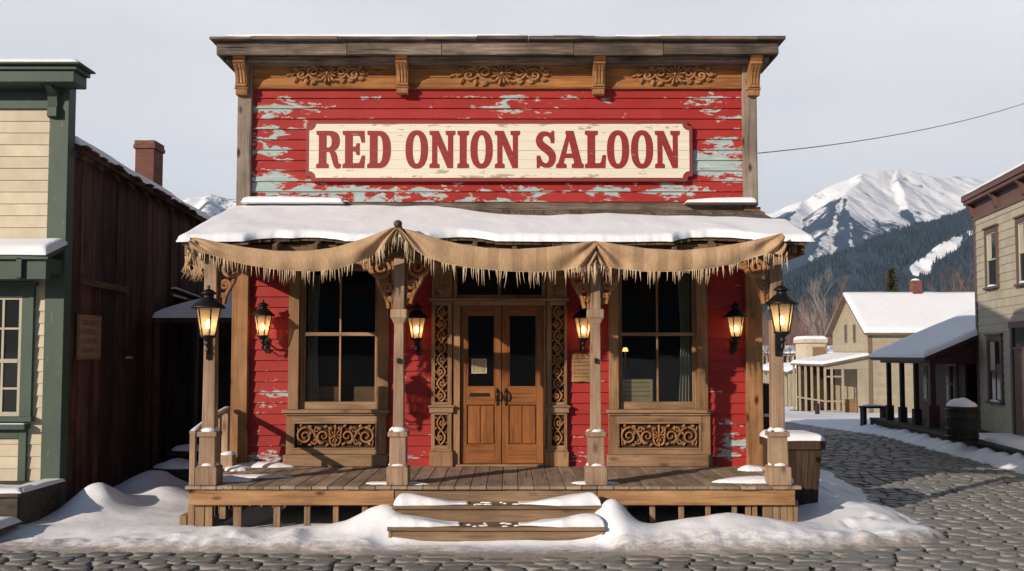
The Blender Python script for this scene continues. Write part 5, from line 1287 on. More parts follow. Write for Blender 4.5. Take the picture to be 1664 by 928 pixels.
mb = MB(); slab(mb, [(ex, y0, zE+.07), (ex, y1, zE+.07), (XB-5, y1, zE+.07+rt*5.4), (XB-5, y0, zE+.07+rt*5.4)], .06)
rof = mb.build('roof', M['barn'], BA)
mb = MB()
for k in range(19): yy = y0+.15+k*.58; mb.add([(ex-.04,yy,zE-.08),(ex-.04,yy+.07,zE-.08),(XB-.02,yy+.07,zE+.02),(XB-.02,yy,zE+.02),(ex-.04,yy,zE+.0),(ex-.04,yy+.07,zE+.0),(XB-.02,yy+.07,zE+.12),(XB-.02,yy,zE+.12)],[(0,3,2,1),(4,5,6,7),(0,1,5,4),(1,2,6,5),(2,3,7,6),(3,0,4,7)])
mb.each('rafter', M['rafter'], rof)
rr = random.Random(2); mb = MB(); yy = y0
while yy < y1: 
    w = rr.uniform(.09, .2); e = rr.uniform(-.05, .05); mb.box(ex-.1, ex+.03+e, yy+.005, yy+w-.005, zE+.075, zE+.105); yy += w
mb.build('shingle', M['barn'], rof)
roofsnow('snow', rof, [(ex-.02, y0, zE+.11), (ex-.02, y1, zE+.11), (XB-5, y1, zE+.11+rt*5.38), (XB-5, y0, zE+.11+rt*5.38)], .14, nu=120, nv=14, seed=6)
pc = P(240, 300, 17.6); cx0, cx1 = P(219, 280, 17.4).x, P(250, 280, 17.4).x; ct = P(240, 228, 17.4).z
mb = MB(); mb.box(cx0, cx1, 17.4, 17.85, 5.0, ct-.16); mb.box(cx0-.03, cx1+.03, 17.37, 17.88, ct-.159, ct-.08); mb.box(cx0-.015, cx1+.015, 17.385, 17.865, ct-.079, ct); ch = mb.build('chimney', M['brick'], rof, .006)
blob('snow', ch, (cx0+cx1)/2, 17.62, ct, .19, .22, .04, 2, .06)
for o in [rof]+list(rof.children)+[q for q in BA.children if q.name.startswith('wall')]:
    if o.name.startswith('chimney'): continue
    for vv in o.data.vertices:
        if vv.co.z > zE-.5: vv.co.z -= .05*(vv.co.y-13.1)
# trim strip and small white tag on the wall
mb = MB(); a = P(108, 457, 13.3); mb.bar((XB+.04, 13.25, a.z), (XB+.04, 14.9, a.z-.02), .04, .09); mb.build('batten', M['rafter'], BA)
mb = MB(); yt = XB/((208-832)/F)  # distance where the wall crosses this column of the view
zt_ = P(208, 581, yt).z; mb.box(XB+.02, XB+.03, yt-.12, yt+.14, zt_-.02, zt_+.02); o = mb.build('wall_tag', M['winwhite'], None); tag(o, 'tiny pale tag on the dark barn boards', 'tag')
# notice board
ya, yb3 = XB/((112-832)/F), XB/((155-832)/F); ya = max(ya, 13.22)
zt1 = P(134, 516, (ya+yb3)/2).z; zt0 = P(134, 580, (ya+yb3)/2).z
NB = thing('notice_board', 'faded tan board with four rows of red lettering on the dark barn wall', 'sign', (XB+.03, (ya+yb3)/2, zt0))
mb = MB(); mb.box(XB+.03, XB+.06, ya, yb3, zt0, zt1); mb.build('board', M['barnsign'], NB)
mb = MB(); e = .035; mb.box(XB+.03, XB+.075, ya-e, ya-.001, zt0-e, zt1+e); mb.box(XB+.03, XB+.075, yb3+.001, yb3+e, zt0-e, zt1+e); mb.box(XB+.03, XB+.075, ya, yb3, zt1+.001, zt1+e); mb.box(XB+.03, XB+.075, ya, yb3, zt0-e, zt0-.001); mb.build('frame', M['plaque'], NB, .004)
mb = MB(); rr = random.Random(8)
for r in range(4):
    zc_ = zt1-.08-(zt1-zt0-.1)*r/3.6; yy = ya+.05; h = .036
    while yy < yb3-.06:
        w = rr.uniform(.025, .04); k = rr.randrange(4)
        mb.box(XB+.0605, XB+.0635, yy, yy+.009, zc_-h, zc_+h)
        if k != 0: mb.box(XB+.0605, XB+.0633, yy+.0095, yy+w-.006, zc_+(h-.01 if k != 2 else -.005), zc_+(h if k != 2 else .005))
        if k == 1: mb.box(XB+.0605, XB+.0635, yy+w-.0055, yy+w+.002, zc_-h, zc_+h)
        if k == 3: mb.box(XB+.0605, XB+.0633, yy+.0095, yy+w, zc_-h, zc_-h+.01)
        yy += w+.014
mb.build('lettering', M['redink'], NB)
# shed between barn and saloon
SD = thing('lean_to_shed', 'low dark shed with snow covered roof in the gap behind the saloon', 'shed', (-5.1, 17, 0))
z0 = P(300, 517, 16.0).z; z1 = P(380, 474, 18.5).z
mb = MB(); slab(mb, [(XB+.02, 15.95, z0), (-4.0, 15.95, z0), (-4.0, 18.5, z1), (XB+.02, 18.5, z1)], .08); r_ = mb.build('roof', M['barn'], SD)
roofsnow('snow', r_, [(XB+.03, 15.9, z0+.004), (-3.98, 15.9, z0+.004), (-3.98, 18.4, z1+.1), (XB+.75, 17.7, z0+(z1-z0)*.75)], .12, nu=40, seed=3)
mb = MB(); mb.box(XB+.05, -4.0, 18.3, 18.35, 0, z1); mb.box(XB+.05, XB+.15, 16.0, 16.1, 0, z0-.08); mb.box(-4.3, -4.2, 16.0, 16.1, 0, z0-.08); mb.each('wall', M['barn'], SD)
mb = MB()
for (ua, va, ub, vb) in ((258,477,300,489),(282,471,322,486)): mb.bar(P(ua, va, 16.6), P(ub, vb, 17.4), .12, .03)
mb.build('loose_board', M['barn'], SD)
mb = MB()
for (ua, va, ub, vb) in ((258,475,300,487),(282,469,322,484)): mb.bar(P(ua, va-1, 16.6), P(ub, vb-1, 17.4), .11, .04)
mb.build('snow', M['snow'], SD, .015, 2)
# half buried dark trough
tr_ = P(292, 770, 15.2)
TR = thing('snowy_trough', 'dark wooden trough heaped with snow beside the saloon railing', 'trough', (tr_.x, 15.2, .4))
mb = MB(); cx, cy = tr_.x, 15.2; z_ = P(292, 778, 15).z
mb.frustum(cx, cy, z_-.35, z_+.16, .36, .24, .44, .3); mb.build('tub', M['darkbin'], TR, .02); blob('snow', TR, cx, cy, z_+.15, .42, .28, .13, 4, .1)
mb = MB(); mb.bar((cx-.35, cy+.55, z_+.32), (cx+.5, cy+.55, z_+.36), .3, .08); mb.build('lid', M['darkbin'], TR, .01)
blob('snow', TR, cx+.08, cy+.55, z_+.38, .42, .18, .10, 6, .1)
bl = MB().box(P(291,850,YD+.1).x, dx0+.0, YD+.1, YD+.4, -.05, P(292,838,YD+.1).z); o = bl.build('timber_block', M['skirt'], None, .01); tag(o, 'short timber block against the left end of the saloon deck', 'timber')

# ================================================================ RIGHT of the saloon
# wooden bin
yb_ = 12.75; c = P(1300, 760, yb_)
BN = thing('wooden_bin', 'tapered brown plank bin with a slab of snow on top beside the saloon deck', 'bin', (c.x, yb_, 0))
xa, xb = P(1262,720,yb_).x, P(1337,720,yb_).x; xa2, xb2 = P(1266,800,yb_).x, P(1329,800,yb_).x; zt_ = P(1300,716,yb_).z; zb_ = P(1300,812,yb_).z
mb = MB(); n = 7
for i in range(n):
    f0, f1 = (i+.03)/n, (i+.97)/n
    a0, a1 = xa+(xb-xa)*f0, xa+(xb-xa)*f1; b0, b1 = xa2+(xb2-xa2)*f0, xa2+(xb2-xa2)*f1
    for yy, yy2 in ((yb_, yb_+.05), (yb_+.72, yb_+.69)):
        mb.add([(b0,yy2,zb_-.2),(b1,yy2,zb_-.2),(b1,yy2+.03,zb_-.2),(b0,yy2+.03,zb_-.2),(a0,yy,zt_),(a1,yy,zt_),(a1,yy+.03,zt_),(a0,yy+.03,zt_)],[(0,3,2,1),(4,5,6,7),(0,1,5,4),(1,2,6,5),(2,3,7,6),(3,0,4,7)])
for i in range(6):
    ya, yy2 = yb_+.04+i*.115, yb_+.04+(i+1)*.115-.006
    for X0, X1 in ((xa, xa2), (xb-.03, xb2-.03)): mb.add([(X1,ya,zb_-.2),(X1+.03,ya,zb_-.2),(X1+.03,yy2,zb_-.2),(X1,yy2,zb_-.2),(X0,ya,zt_),(X0+.03,ya,zt_),(X0+.03,yy2,zt_),(X0,yy2,zt_)],[(0,3,2,1),(4,5,6,7),(0,1,5,4),(1,2,6,5),(2,3,7,6),(3,0,4,7)])
mb.build('slat', M['binw'], BN, .004)
mb = MB(); mb.box(xa-.03, xb+.03, yb_-.03, yb_-.002, zt_-.12, zt_-.0); mb.box(xa-.03, xb+.03, yb_+.752, yb_+.78, zt_-.12, zt_); mb.box(xa-.03, xa-.002, yb_, yb_+.75, zt_-.12, zt_); mb.box(xb+.002, xb+.03, yb_, yb_+.75, zt_-.12, zt_); mb.box(xa, xb, yb_+.03, yb_+.72, zt_-.06, zt_-.02); mb.build('rim', M['binw'], BN, .004)
roofsnow('snow', BN, [(xa-.03, yb_-.03, zt_-.003), (xb+.03, yb_-.03, zt_-.003), (xb+.03, yb_+.78, zt_-.003), (xa-.03, yb_+.78, zt_-.003)], .11, seed=9)
# dark cabinet by the wall
yc = 14.6; x0, x1 = P(1230,650,yc).x, P(1255,650,yc).x
CB = thing('dark_cabinet', 'narrow black outdoor cabinet standing in the snow at the saloon corner', 'cabinet', ((x0+x1)/2, yc, 0))
z1, z0 = P(1240,627,yc).z, 0
mb = MB(); mb.box(x0, x1, yc, yc+.6, 0, P(1240,677,yc).z); mb.build('body', M['darkbin'], CB, .008)
mb = MB(); mb.box(x0+.01, x1-.01, yc+.1, yc+.6, P(1240,677,yc).z+.001, z1); mb.build('upper_body', M['darkbin'], CB, .008)
mb = MB(); mb.box(x0, x1-.0, yc+.08, yc+.62, z1+.001, z1+.03); mb.build('lid', M['grey'], CB, .006); blob('snow', CB, x1-.09, yc+.04, P(1240,677,yc).z, .09, .045, .04, 1, .1)

# ---- two-storey house at the right edge
ang = -math.atan2(1083-832, F)
# local x runs along the wall from far corner toward the camera; local -y faces the street (left)
RC = Vector((12.04, 24.0, 0))
rzR = math.atan2(-.9864, -.1643)   # local +x direction
RH = thing('two_storey_house', 'two storey tan clapboard house with mauve brown trim at the right edge', 'house', RC, rzR, None, True)
ex_ = Vector((math.cos(rzR), math.sin(rzR), 0)); ey_ = Vector((-math.sin(rzR), math.cos(rzR), 0))
def onR(u, v, off=0.):
    a = (u-832)/F; # ray
    q = P(u, v, 1.0)-Vector((0, 0, CAMZ)); o = Vector((0, 0, CAMZ)); pl = RC+ey_*off; t = (pl-o).dot(ey_)/q.dot(ey_); h = o+q*t; l = h-RC
    return l.dot(ex_), h.z
# street side must be local -y : check sign
sgn = -1 if (Vector((0, 0, 0))-RC).dot(ey_) < 0 else 1
WS, HH = 9.0, 6.2
base = -.2; top = onR(1590, 330)[1]
lx = lambda u, v: onR(u, v)[0]; lz = lambda u, v: onR(u, v)[1]
wins = [(1603,1622,378,466,'upper'),(1654,1676,360,460,'upper'),(1607,1629,553,652,'lower')]
wr = []
for u0, u1, v0, v1, k in wins: a, z1_ = onR(u0, v0); b, _ = onR(u1, v0); _, z0_ = onR((u0+u1)/2, v1); _, z1_ = onR((u0+u1)/2, v0); wr.append((min(a, b)+.08, max(a, b)-.08, z0_, z1_))
dxa, dxb = lx(1650, 600), lx(1650, 600)+1.0
wallmesh(0, WS, 0, base, top-.35, .2, .018, wr+[(dxa-.1, dxb+.1, .3, 2.9)]).build('wall', M['khaki'], RH)
mb = MB(); mb.box(.0, WS, .004, .2, base, top); mb.box(0, .2, .2, 8, base, top); mb.box(WS-.2, WS, .2, 8, base, top); mb.build('end_wall', M['khaki'], RH)
mb = MB(); mb.box(-.03, .12, -.03, .12, base, top-.35); mb.build('corner_board', M['mauvez'], RH, .005)
mb = MB(); mb.box(-.03, WS, -.04, 0, top-.42, top-.0); mb.build('frieze', M['mauve'], RH)
mb = MB(); mb.box(-.10, WS+.3, -.24, .3, top+.001, top+.09); mb.box(-.13, WS+.35, -.28, .3, top+.091, top+.21); mb.build('cornice', M['mauve'], RH, .008)
mb = MB()
for k in range(5): x = .0+k*1.75; mb.prism([[(-.041, top-.34), (-.10, top-.30), (-.14, top-.12), (-.22, top-.02), (-.22, top-.001), (-.041, top-.001)]], x, x+.11, 'X')
mb.each('cornice_bracket', M['mauvez'], RH)
mb = MB(); slab(mb, [(-.13, -.28, top+.233), (WS+.35, -.28, top+.233), (WS+.35, 7, top+1.2), (-.13, 7, top+1.2)], .02); rq = mb.build('roof', M['mauve'], RH)
roofsnow('snow', rq, [(-.13, -.28, top+.237), (WS+.35, -.28, top+.237), (WS+.35, 7, top+1.204), (-.13, 7, top+1.204)], .12, nu=60)
for (a, b, z0_, z1_), (u0, u1, v0, v1, k) in zip(wr, wins): pwindow(RH, a, b, z0_, z1_, -.0, .13, M['mauvez'], M['winwhite'] if k == 'upper' else M['mauvez'], cols=1 if k == 'upper' else 2, rows=1, snow=True, curtain=True)
mb = MB(); dz0, dz1 = .36, 2.35; mb.box(dxa-.14, dxa, -.06, .01, dz0, dz1+.5); mb.box(dxb, dxb+.14, -.06, .01, dz0, dz1+.5); mb.box(dxa-.17, dxb+.17, -.08, .01, dz1+.501, dz1+.65); mb.box(dxa, dxb, -.05, .01, dz1, dz1+.06); dfm = mb.build('door_frame', M['mauvez'], RH, .005)
MB().box(dxa, dxb, -.02, .0, dz1+.061, dz1+.5).build('pane', M['dglass'], dfm)
mb = MB(); mb.box(dxa, dxb, -.03, -.001, dz0, dz1-.001); dq = mb.build('door', M['mauvez'], RH)
mb = MB()
for za, zb in ((dz0+.1, dz0+.85), (dz0+1.0, dz1-.12)): mb.box(dxa+.12, dxb-.12, -.042, -.031, za, zb)
mb.build('door_panel', M['mauvez'], dq, .006)
print('RH sgn', sgn, 'top', top, wr)

# ---- boardwalk on the right
RB = thing('boardwalk', 'snow dusted dark boardwalk along the right side of the street before the tan house', 'boardwalk', (12, 22, 0))
zr_ = .33
A0 = Vector((10.05, 17.6, 0)); A1 = Vector((10.85, 28.3, 0)); u_ = (A1-A0).normalized(); n_ = Vector((u_.y, -u_.x, 0)); W_ = 3.2
mb = MB(); L = (A1-A0).length
for k in range(14):
    o0 = n_*(k*.2+.0); o1 = n_*(k*.2+.19); a, b, c, d_ = A0+o0, A1+o0, A1+o1, A0+o1
    z = zr_-.002*(k % 2); mb.add([(p.x, p.y, z-.05) for p in (a, b, c, d_)]+[(p.x, p.y, z) for p in (a, b, c, d_)], [(0,3,2,1),(4,5,6,7),(0,1,5,4),(1,2,6,5),(2,3,7,6),(3,0,4,7)])
mb.build('deck', M['bwalk'], RB)
mb = MB(); a, b = A0+n_*.08, A1+n_*.08
for k in range(22):
    p = a.lerp(b, k/21); mb.box(p.x-.04, p.x+.04, p.y-.04, p.y+.04, -.3, zr_-.05)
mb.each('support', M['darkbin'], RB); mb = MB(); mb.bar((a.x-.03, a.y, zr_-.11), (b.x-.03, b.y, zr_-.11), .04, .11); mb.build('fascia', M['darkbin'], RB)
def sb_(t, o): p = A0.lerp(A1, t)+n_*o; return (p.x, p.y, zr_+.003)
roofsnow('snow', RB, [sb_(0, .0), sb_(.42, .35), sb_(.42, 2.7), sb_(0, 2.7)], .07, seed=5, nu=30)
# barrel
p = P(1564, 700, 20.9)
BR = thing('snowy_barrel', 'dark round barrel with a dome of snow on the right boardwalk', 'barrel', (p.x, 20.9, zr_))
zt_ = P(1564, 660, 20.9).z; R_ = .33
mb = MB(); mb.lathe([(R_*.97, zr_), (R_*1.03, zr_+(zt_-zr_)*.35), (R_*1.03, zr_+(zt_-zr_)*.65), (R_*.97, zt_)], p.x, 20.9, 20); mb.build('staves', M['darkbin'], BR)
mb = MB()
for q in (.12, .35, .66, .9): zz = zr_+(zt_-zr_)*q; mb.lathe([(R_*1.05, zz-.02), (R_*1.05, zz+.02)], p.x, 20.9, 20)
mb.build('hoop', M['black'], BR); blob('snow', BR, p.x, 20.9, zt_, R_*.98, R_*.98, .17, 2, .03, po=2)

# ---- dark red lean-to
LT = thing('dark_red_porch_building', 'low dark red building with open porch and sloping snowy roof right of the street', 'building', (11.5, 24, 0))
Ya_, Yb_ = 24.1, 27.3; xe_ = 10.62; ze_ = 2.16; slp = .42; xr2 = 15.2
zf = lambda x: ze_+slp*(x-xe_)
mb = MB(); slab(mb, [(xe_, Ya_-.2, zf(xe_)), (xr2, Ya_-.2, zf(xr2)), (xr2, Yb_+.2, zf(xr2)), (xe_, Yb_+.2, zf(xe_))], .09); r_ = mb.build('roof', M['darkred'], LT)
roofsnow('snow', r_, [(xe_-.03, Ya_-.22, zf(xe_)+.004), (xr2, Ya_-.22, zf(xr2)+.004), (xr2, Yb_+.22, zf(xr2)+.004), (xe_-.03, Yb_+.22, zf(xe_)+.004)], .15, nu=40, nv=24, seed=7)
zh = ze_-.03
mb = MB(); mb.prism([[(xe_+.35, zh), (xr2, zh), (xr2, zf(xr2)-.1), (xe_+.45, zf(xe_+.45)-.1)]], Ya_, Ya_+.05); mb.build('gable', M['darkred'], LT)
mb = MB(); mb.box(xe_+.2, xr2, Ya_-.03, Ya_+.1, ze_-.16, ze_-.035); mb.box(xe_+.2, xe_+.33, Ya_+.101, Yb_, ze_-.16, ze_-.035); mb.each('porch_beam', M['darkred'], LT)
for k, yy in enumerate((25.0, 25.9, 26.8)): MB().box(xe_+.21, xe_+.32, yy, yy+.11, zr_, ze_-.161).build('porch_post', M['darkbin'], LT, bevel=.005); MB().box(xe_+.17, xe_+.36, yy-.04, yy+.15, zr_, zr_+.45).build('pedestal', M['darkbin'], LT, bevel=.005)
o = MB().box(xe_+.22, xe_+.36, Ya_+.0, Ya_+.14, zr_, ze_-.161).build('porch_post', M['darkred'], LT, bevel=.005); MB().box(xe_+.15, xe_+.43, Ya_-.05, Ya_+.2, zr_, zr_+.6).build('pedestal', M['darkred'], o, bevel=.008)
xw = 11.85; mb = MB()
for a, b in lap_rows(zr_-.1, zf(xw)-.1, .15): mb.add([(xw-.016,Ya_+.2,a),(xw-.016,Yb_,a),(xw+.05,Yb_,a),(xw+.05,Ya_+.2,a),(xw-.002,Ya_+.2,b),(xw-.002,Yb_,b),(xw+.05,Yb_,b),(xw+.05,Ya_+.2,b)],[(0,3,2,1),(4,5,6,7),(0,1,5,4),(1,2,6,5),(2,3,7,6),(3,0,4,7)])
mb.box(xw+.06, xr2, Yb_-.05, Yb_, 0, zf(xw)); mb.box(xr2-.1, xr2, Ya_+.1, Yb_-.06, 0, zf(xr2)-.1); mb.build('wall', M['darkred'], LT)
for yy, zz0, zz1 in ((24.7, .9, 2.0), (26.1, .9, 2.0)):
    f = MB(); f.box(xw-.05, xw-.017, yy, yy+.62, zz0, zz1); w_ = f.build('window', M['tantrim'], LT, .005); mb = MB(); mb.box(xw-.062, xw-.0505, yy+.07, yy+.55, zz0+.08, zz1-.08); mb.build('pane', M['dglass'], w_)
    mb = MB(); mb.box(xw-.075, xw-.0625, yy+.30, yy+.32, zz0+.08, zz1-.08); mb.box(xw-.073, xw-.0622, yy+.07, yy+.55, (zz0+zz1)/2-.015, (zz0+zz1)/2+.015); mb.build('muntin', M['tantrim'], w_)
mb = MB(); mb.box(xe_+.1, xw, Ya_-.1, Yb_+.2, zr_+.002, zr_+.03); mb.build('floor', M['bwalk'], LT)
RBn = MB(); a = 10.55; RBn.box(a, a+.75, 28.0, 28.35, .62, .68); RBn.box(a+.03, a+.12, 28.02, 28.33, .0, .619); RBn.box(a+.63, a+.72, 28.02, 28.33, .0, .619); o = RBn.build('porch_bench', M['darkbin'], None, .006); tag(o, 'dark bench with snow at the end of the dark red porch', 'bench'); blob('snow', o, a+.37, 28.18, .68, .36, .15, .05, 4, .1)

# ---- tan gabled house
Yh = 48.0
def h_(u, v, Y=Yh): return P(u, v, Y)
TN = thing('gabled_house', 'tan gabled house with white snow roof and small brick chimney across the street', 'house', (h_(1413,600).x, Yh, -1))
x0 = h_(1413,600).x; x1 = x0+8.2; zb_ = h_(1413,680).z; ze = h_(1413,536).z; D = 5.4; zr2 = P(1390,479,Yh+D/2).z
wallmesh(x0, x1, Yh, zb_, ze, .2, .016).build('wall', M['tan'], TN)
# gable end facing the street: boards as rows of slabs clipped to the gable outline
mb = MB()
for a, b in lap_rows(zb_, zr2-.08, .2):
    t = max(0, (a-ze)/(zr2-ze)) if a > ze else 0; y0 = Yh+D/2*t; y1 = Yh+D-D/2*t
    t2 = max(0, (b-ze)/(zr2-ze)) if b > ze else 0; y02 = Yh+D/2*t2; y12 = Yh+D-D/2*t2
    mb.add([(x0-.018,y0,a),(x0-.018,y1,a),(x0+.05,y1,a),(x0+.05,y0,a),(x0-.002,y02,b),(x0-.002,y12,b),(x0+.05,y12,b),(x0+.05,y02,b)],[(0,3,2,1),(4,5,6,7),(0,1,5,4),(1,2,6,5),(2,3,7,6),(3,0,4,7)])
mb.build('gable_wall', M['tan'], TN)
MB().box(x0+.06, x1, Yh+D-.05, Yh+D, zb_, ze).build('rear_wall', M['tan'], TN)
mb = MB(); mb.box(x0-.04, x0+.14, Yh-.04, Yh+.1, zb_, ze-.1); mb.build('corner_board', M['tantrim'], TN)
mb = MB(); ov = .35; sl = (zr2-ze)/(D/2)
slab(mb, [(x0-ov, Yh-.3, ze-.3*sl+.06), (x1+.3, Yh-.3, ze-.3*sl+.06), (x1+.3, Yh+D/2, zr2+.06), (x0-ov, Yh+D/2, zr2+.06)], .12)
slab(mb, [(x0-ov, Yh+D+.3, ze-.3*sl+.06), (x1+.3, Yh+D+.3, ze-.3*sl+.06), (x1+.3, Yh+D/2+.001, zr2+.06), (x0-ov, Yh+D/2+.001, zr2+.06)], .12)
r_ = mb.build('roof', M['tantrim'], TN)
roofsnow('snow', r_, [(x0-ov, Yh-.32, ze-.3*sl+.065), (x1+.3, Yh-.32, ze-.3*sl+.065), (x1+.3, Yh+D/2+.05, zr2+.065), (x0-ov, Yh+D/2+.05, zr2+.065)], .16, seed=2)
roofsnow('snow', r_, [(x0-ov, Yh+D+.32, ze-.3*sl+.065), (x1+.3, Yh+D+.32, ze-.3*sl+.065), (x1+.3, Yh+D/2-.05, zr2+.065), (x0-ov, Yh+D/2-.05, zr2+.065)], .14, seed=3)
cc_ = P(1488, 470, Yh+D/2); mb = MB(); mb.box(cc_.x-.24, cc_.x+.24, Yh+D/2-.24, Yh+D/2+.24, zr2-.2, P(1488,456,Yh+D/2).z); ch = mb.build('chimney', M['brick'], r_); blob('snow', ch, cc_.x, Yh+D/2, P(1488,456,Yh+D/2).z, .24, .24, .1, 3, .05)
for k, yy in enumerate((Yh+D*.36, Yh+D*.60)):
    z1_, z0_ = P(1385,527,yy).z, P(1385,557,yy).z
    f = MB(); f.box(x0-.05, x0-.019, yy-.16, yy+.16, z0_, z1_); w_ = f.build('window', M['tantrim'], TN); MB().box(x0-.06, x0-.0505, yy-.10, yy+.10, z0_+.07, z1_-.07).build('pane', M['dglass'], w_)
# porch
px0 = P(1336,620,Yh).x; pzl, pzh = P(1336,592,Yh).z, P(1411,577,Yh).z
mb = MB(); slab(mb, [(px0, Yh-.2, pzl), (x0-.03, Yh-.2, pzh), (x0-.03, Yh+D, pzh), (px0, Yh+D, pzl)], .1); pr_ = mb.build('porch_roof', M['tantrim'], TN)
roofsnow('snow', pr_, [(px0-.02, Yh-.22, pzl+.004), (x0-.03, Yh-.22, pzh+.004), (x0-.03, Yh+D, pzh+.004), (px0-.02, Yh+D, pzl+.004)], .15, seed=8)
zpb = P(1350,676,Yh).z; mb = MB()
for k in range(6): yy = Yh-.05+k*(D-.1)/5; mb.box(px0+.1, px0+.2, yy, yy+.1, zpb, pzl-.1)
for u in (1352, 1370): xx = P(u,640,Yh).x; mb.box(xx-.05, xx+.05, Yh-.05, Yh+.05, zpb, pzl-.0)
mb.each('porch_post', M['tan'], pr_)
mb = MB(); mb.box(px0+.1, P(1370,640,Yh).x, Yh-.02, Yh+.02, P(1350,612,Yh).z-.04, P(1350,612,Yh).z+.04); mb.box(px0+.1, P(1370,640,Yh).x, Yh-.02, Yh+.02, P(1350,652,Yh).z-.04, P(1350,652,Yh).z+.04); mb.box(px0+.13, px0+.17, Yh, Yh+D, P(1350,652,Yh).z-.04, P(1350,652,Yh).z+.04)
mb.prism([[(px0+.1, pzl-.1), (x0-.05, pzh-.1), (x0-.05, pzl-.25), (px0+.1, pzl-.25)]], Yh-.03, Yh+.02); mb.box(P(1394,640,Yh).x, x0-.06, Yh-.02, Yh+.03, zpb, pzl-.26)
mb.build('porch_rail', M['tan'], pr_)
MB().box(px0+.25, x0-.06, Yh+D-.4, Yh+D-.3, zpb, pzl-.1).build('porch_shade_panel', M['dark'], pr_)  # dark panel put in as the shade inside the open porch
mb = MB(); mb.box(px0-.1, x0+.2, Yh-.4, Yh+D, zpb-.4, zpb); mb.build('porch_floor', M['bwalk'], pr_)
pc_ = MB(); pc_.box(P(1376,650,Yh).x, P(1394,650,Yh).x, Yh+.3, Yh+.8, zpb, P(1385,650,Yh).z); tag(pc_.build('wooden_crate', M['plaque'], None), 'pale crate in the porch of the gabled house', 'crate')

# ---- farther buildings
def shopbox(name, label, cat, u0, u1, vt, vb, Y, D, mat, roofover=.15, rotx=0):
    x0, x1 = P(u0,(vt+vb)/2,Y).x, P(u1,(vt+vb)/2,Y).x; zt, zb = P(u0,vt,Y).z, P(u0,vb,Y).z
    T = thing(name, label, cat, ((x0+x1)/2, Y, zb))
    wallmesh(x0, x1, Y, zb-.5, zt, .22, .02).build('wall', mat, T)
    mb = MB(); mb.box(x0, x0+.1, Y+.01, Y+D, zb-.5, zt-.001); mb.box(x1-.1, x1, Y+.01, Y+D, zb-.5, zt-.001); mb.build('side_wall', mat, T)
    mb = MB(); mb.box(x0-roofover, x1+roofover, Y-roofover, Y+D, zt+.001, zt+.25); r = mb.build('cornice', mat, T)
    roofsnow('snow', r, [(x0-roofover, Y-roofover, zt+.252), (x1+roofover, Y-roofover, zt+.252), (x1+roofover, Y+D, zt+.252), (x0-roofover, Y+D, zt+.252)], .22)
    return T, x0, x1, zt, zb
T, x0, x1, zt, zb = shopbox('false_front_store', 'narrow cream false fronted store with blank brown sign down the street', 'building', 1310, 1341, 557, 655, 62, 2.2, M['cream'])
a, b = P(1318,575,62), P(1340,587,62)
o = MB(); o.box(P(1320,575,62).x, P(1341,575,62).x, 61.85, 61.95, P(1330,590,62).z, P(1330,564,62).z); sgn_ = o.build('store_sign', M['plaque'], None); tag(sgn_, 'blank brown sign high on the narrow cream store', 'sign')
mb = MB(); mb.box(P(1309,640,62).x, P(1317,640,62).x, 61.9, 61.99, P(1330,654,62).z, P(1330,622,62).z); mb.build('door', M['tantrim'], T); mb = MB(); xx0, xx1 = P(1324,640,62).x, P(1334,640,62).x; mb.box(xx0, xx1, 61.9, 61.99, P(1330,646,62).z, P(1330,622,62).z); mb.build('window', M['dglass'], T)
def arcade(name, label, ul, ur, vr0, vr1, vb, Y0, Y1, mat):
    """low shop row along the street, porch facing left/camera"""
    xl0, xr0 = P(ul,600,Y0).x, P(ur,600,Y0).x; zt0, zt1, zb = P(ul,vr0,Y0).z, P(ul,vr1,Y0).z, P(ul,vb,Y0).z
    T = thing(name, label, 'building', ((xl0+xr0)/2, Y0, zb))
    mb = MB(); slab(mb, [(xl0, Y0, zt0), (xr0, Y0, zt1), (xr0, Y1, zt1), (xl0, Y1, zt0)], .15); r = mb.build('roof', M['tantrim'], T)
    roofsnow('snow', r, [(xl0, Y0-.05, zt0+.004), (xr0, Y0-.05, zt1+.004), (xr0, Y1, zt1+.004), (xl0, Y1, zt0+.004)], .25)
    wallmesh(xl0+(xr0-xl0)*.5, xr0, Y0+.4, zb-.4, zt1-.15, .22, .02).build('wall', mat, T)
    mb = MB(); mb.box(xl0+(xr0-xl0)*.5, xl0+(xr0-xl0)*.5+.1, Y0+.5, Y1, zb-.4, zt0); mb.build('side_wall', mat, T)
    mb = MB()
    for k in range(6): y = Y0+(Y1-Y0)*k/6; mb.box(xl0+.1, xl0+.25, y, y+.15, zb-.4, zt0-.15)
    for k in range(2): x = xl0+(xr0-xl0)*(.25+.25*k); mb.box(x, x+.14, Y0, Y0+.14, zb-.4, zt0-.15)
    mb.each('porch_post', M['tan'], T)
    return T
arcade('porch_row', 'low tan shop row with snowy porch roof beside the narrow cream store', 1279, 1304, 604, 594, 652, 66, 74, M['tan'])
arcade('porch_row', 'distant low shop with white roof seen just right of the saloon corner', 1232, 1262, 610, 602, 648, 88, 100, M['tan'])
arcade('porch_row', 'small distant shed roofed shop between the lantern post and the shop row', 1262, 1281, 612, 606, 648, 96, 104, M['khaki'])
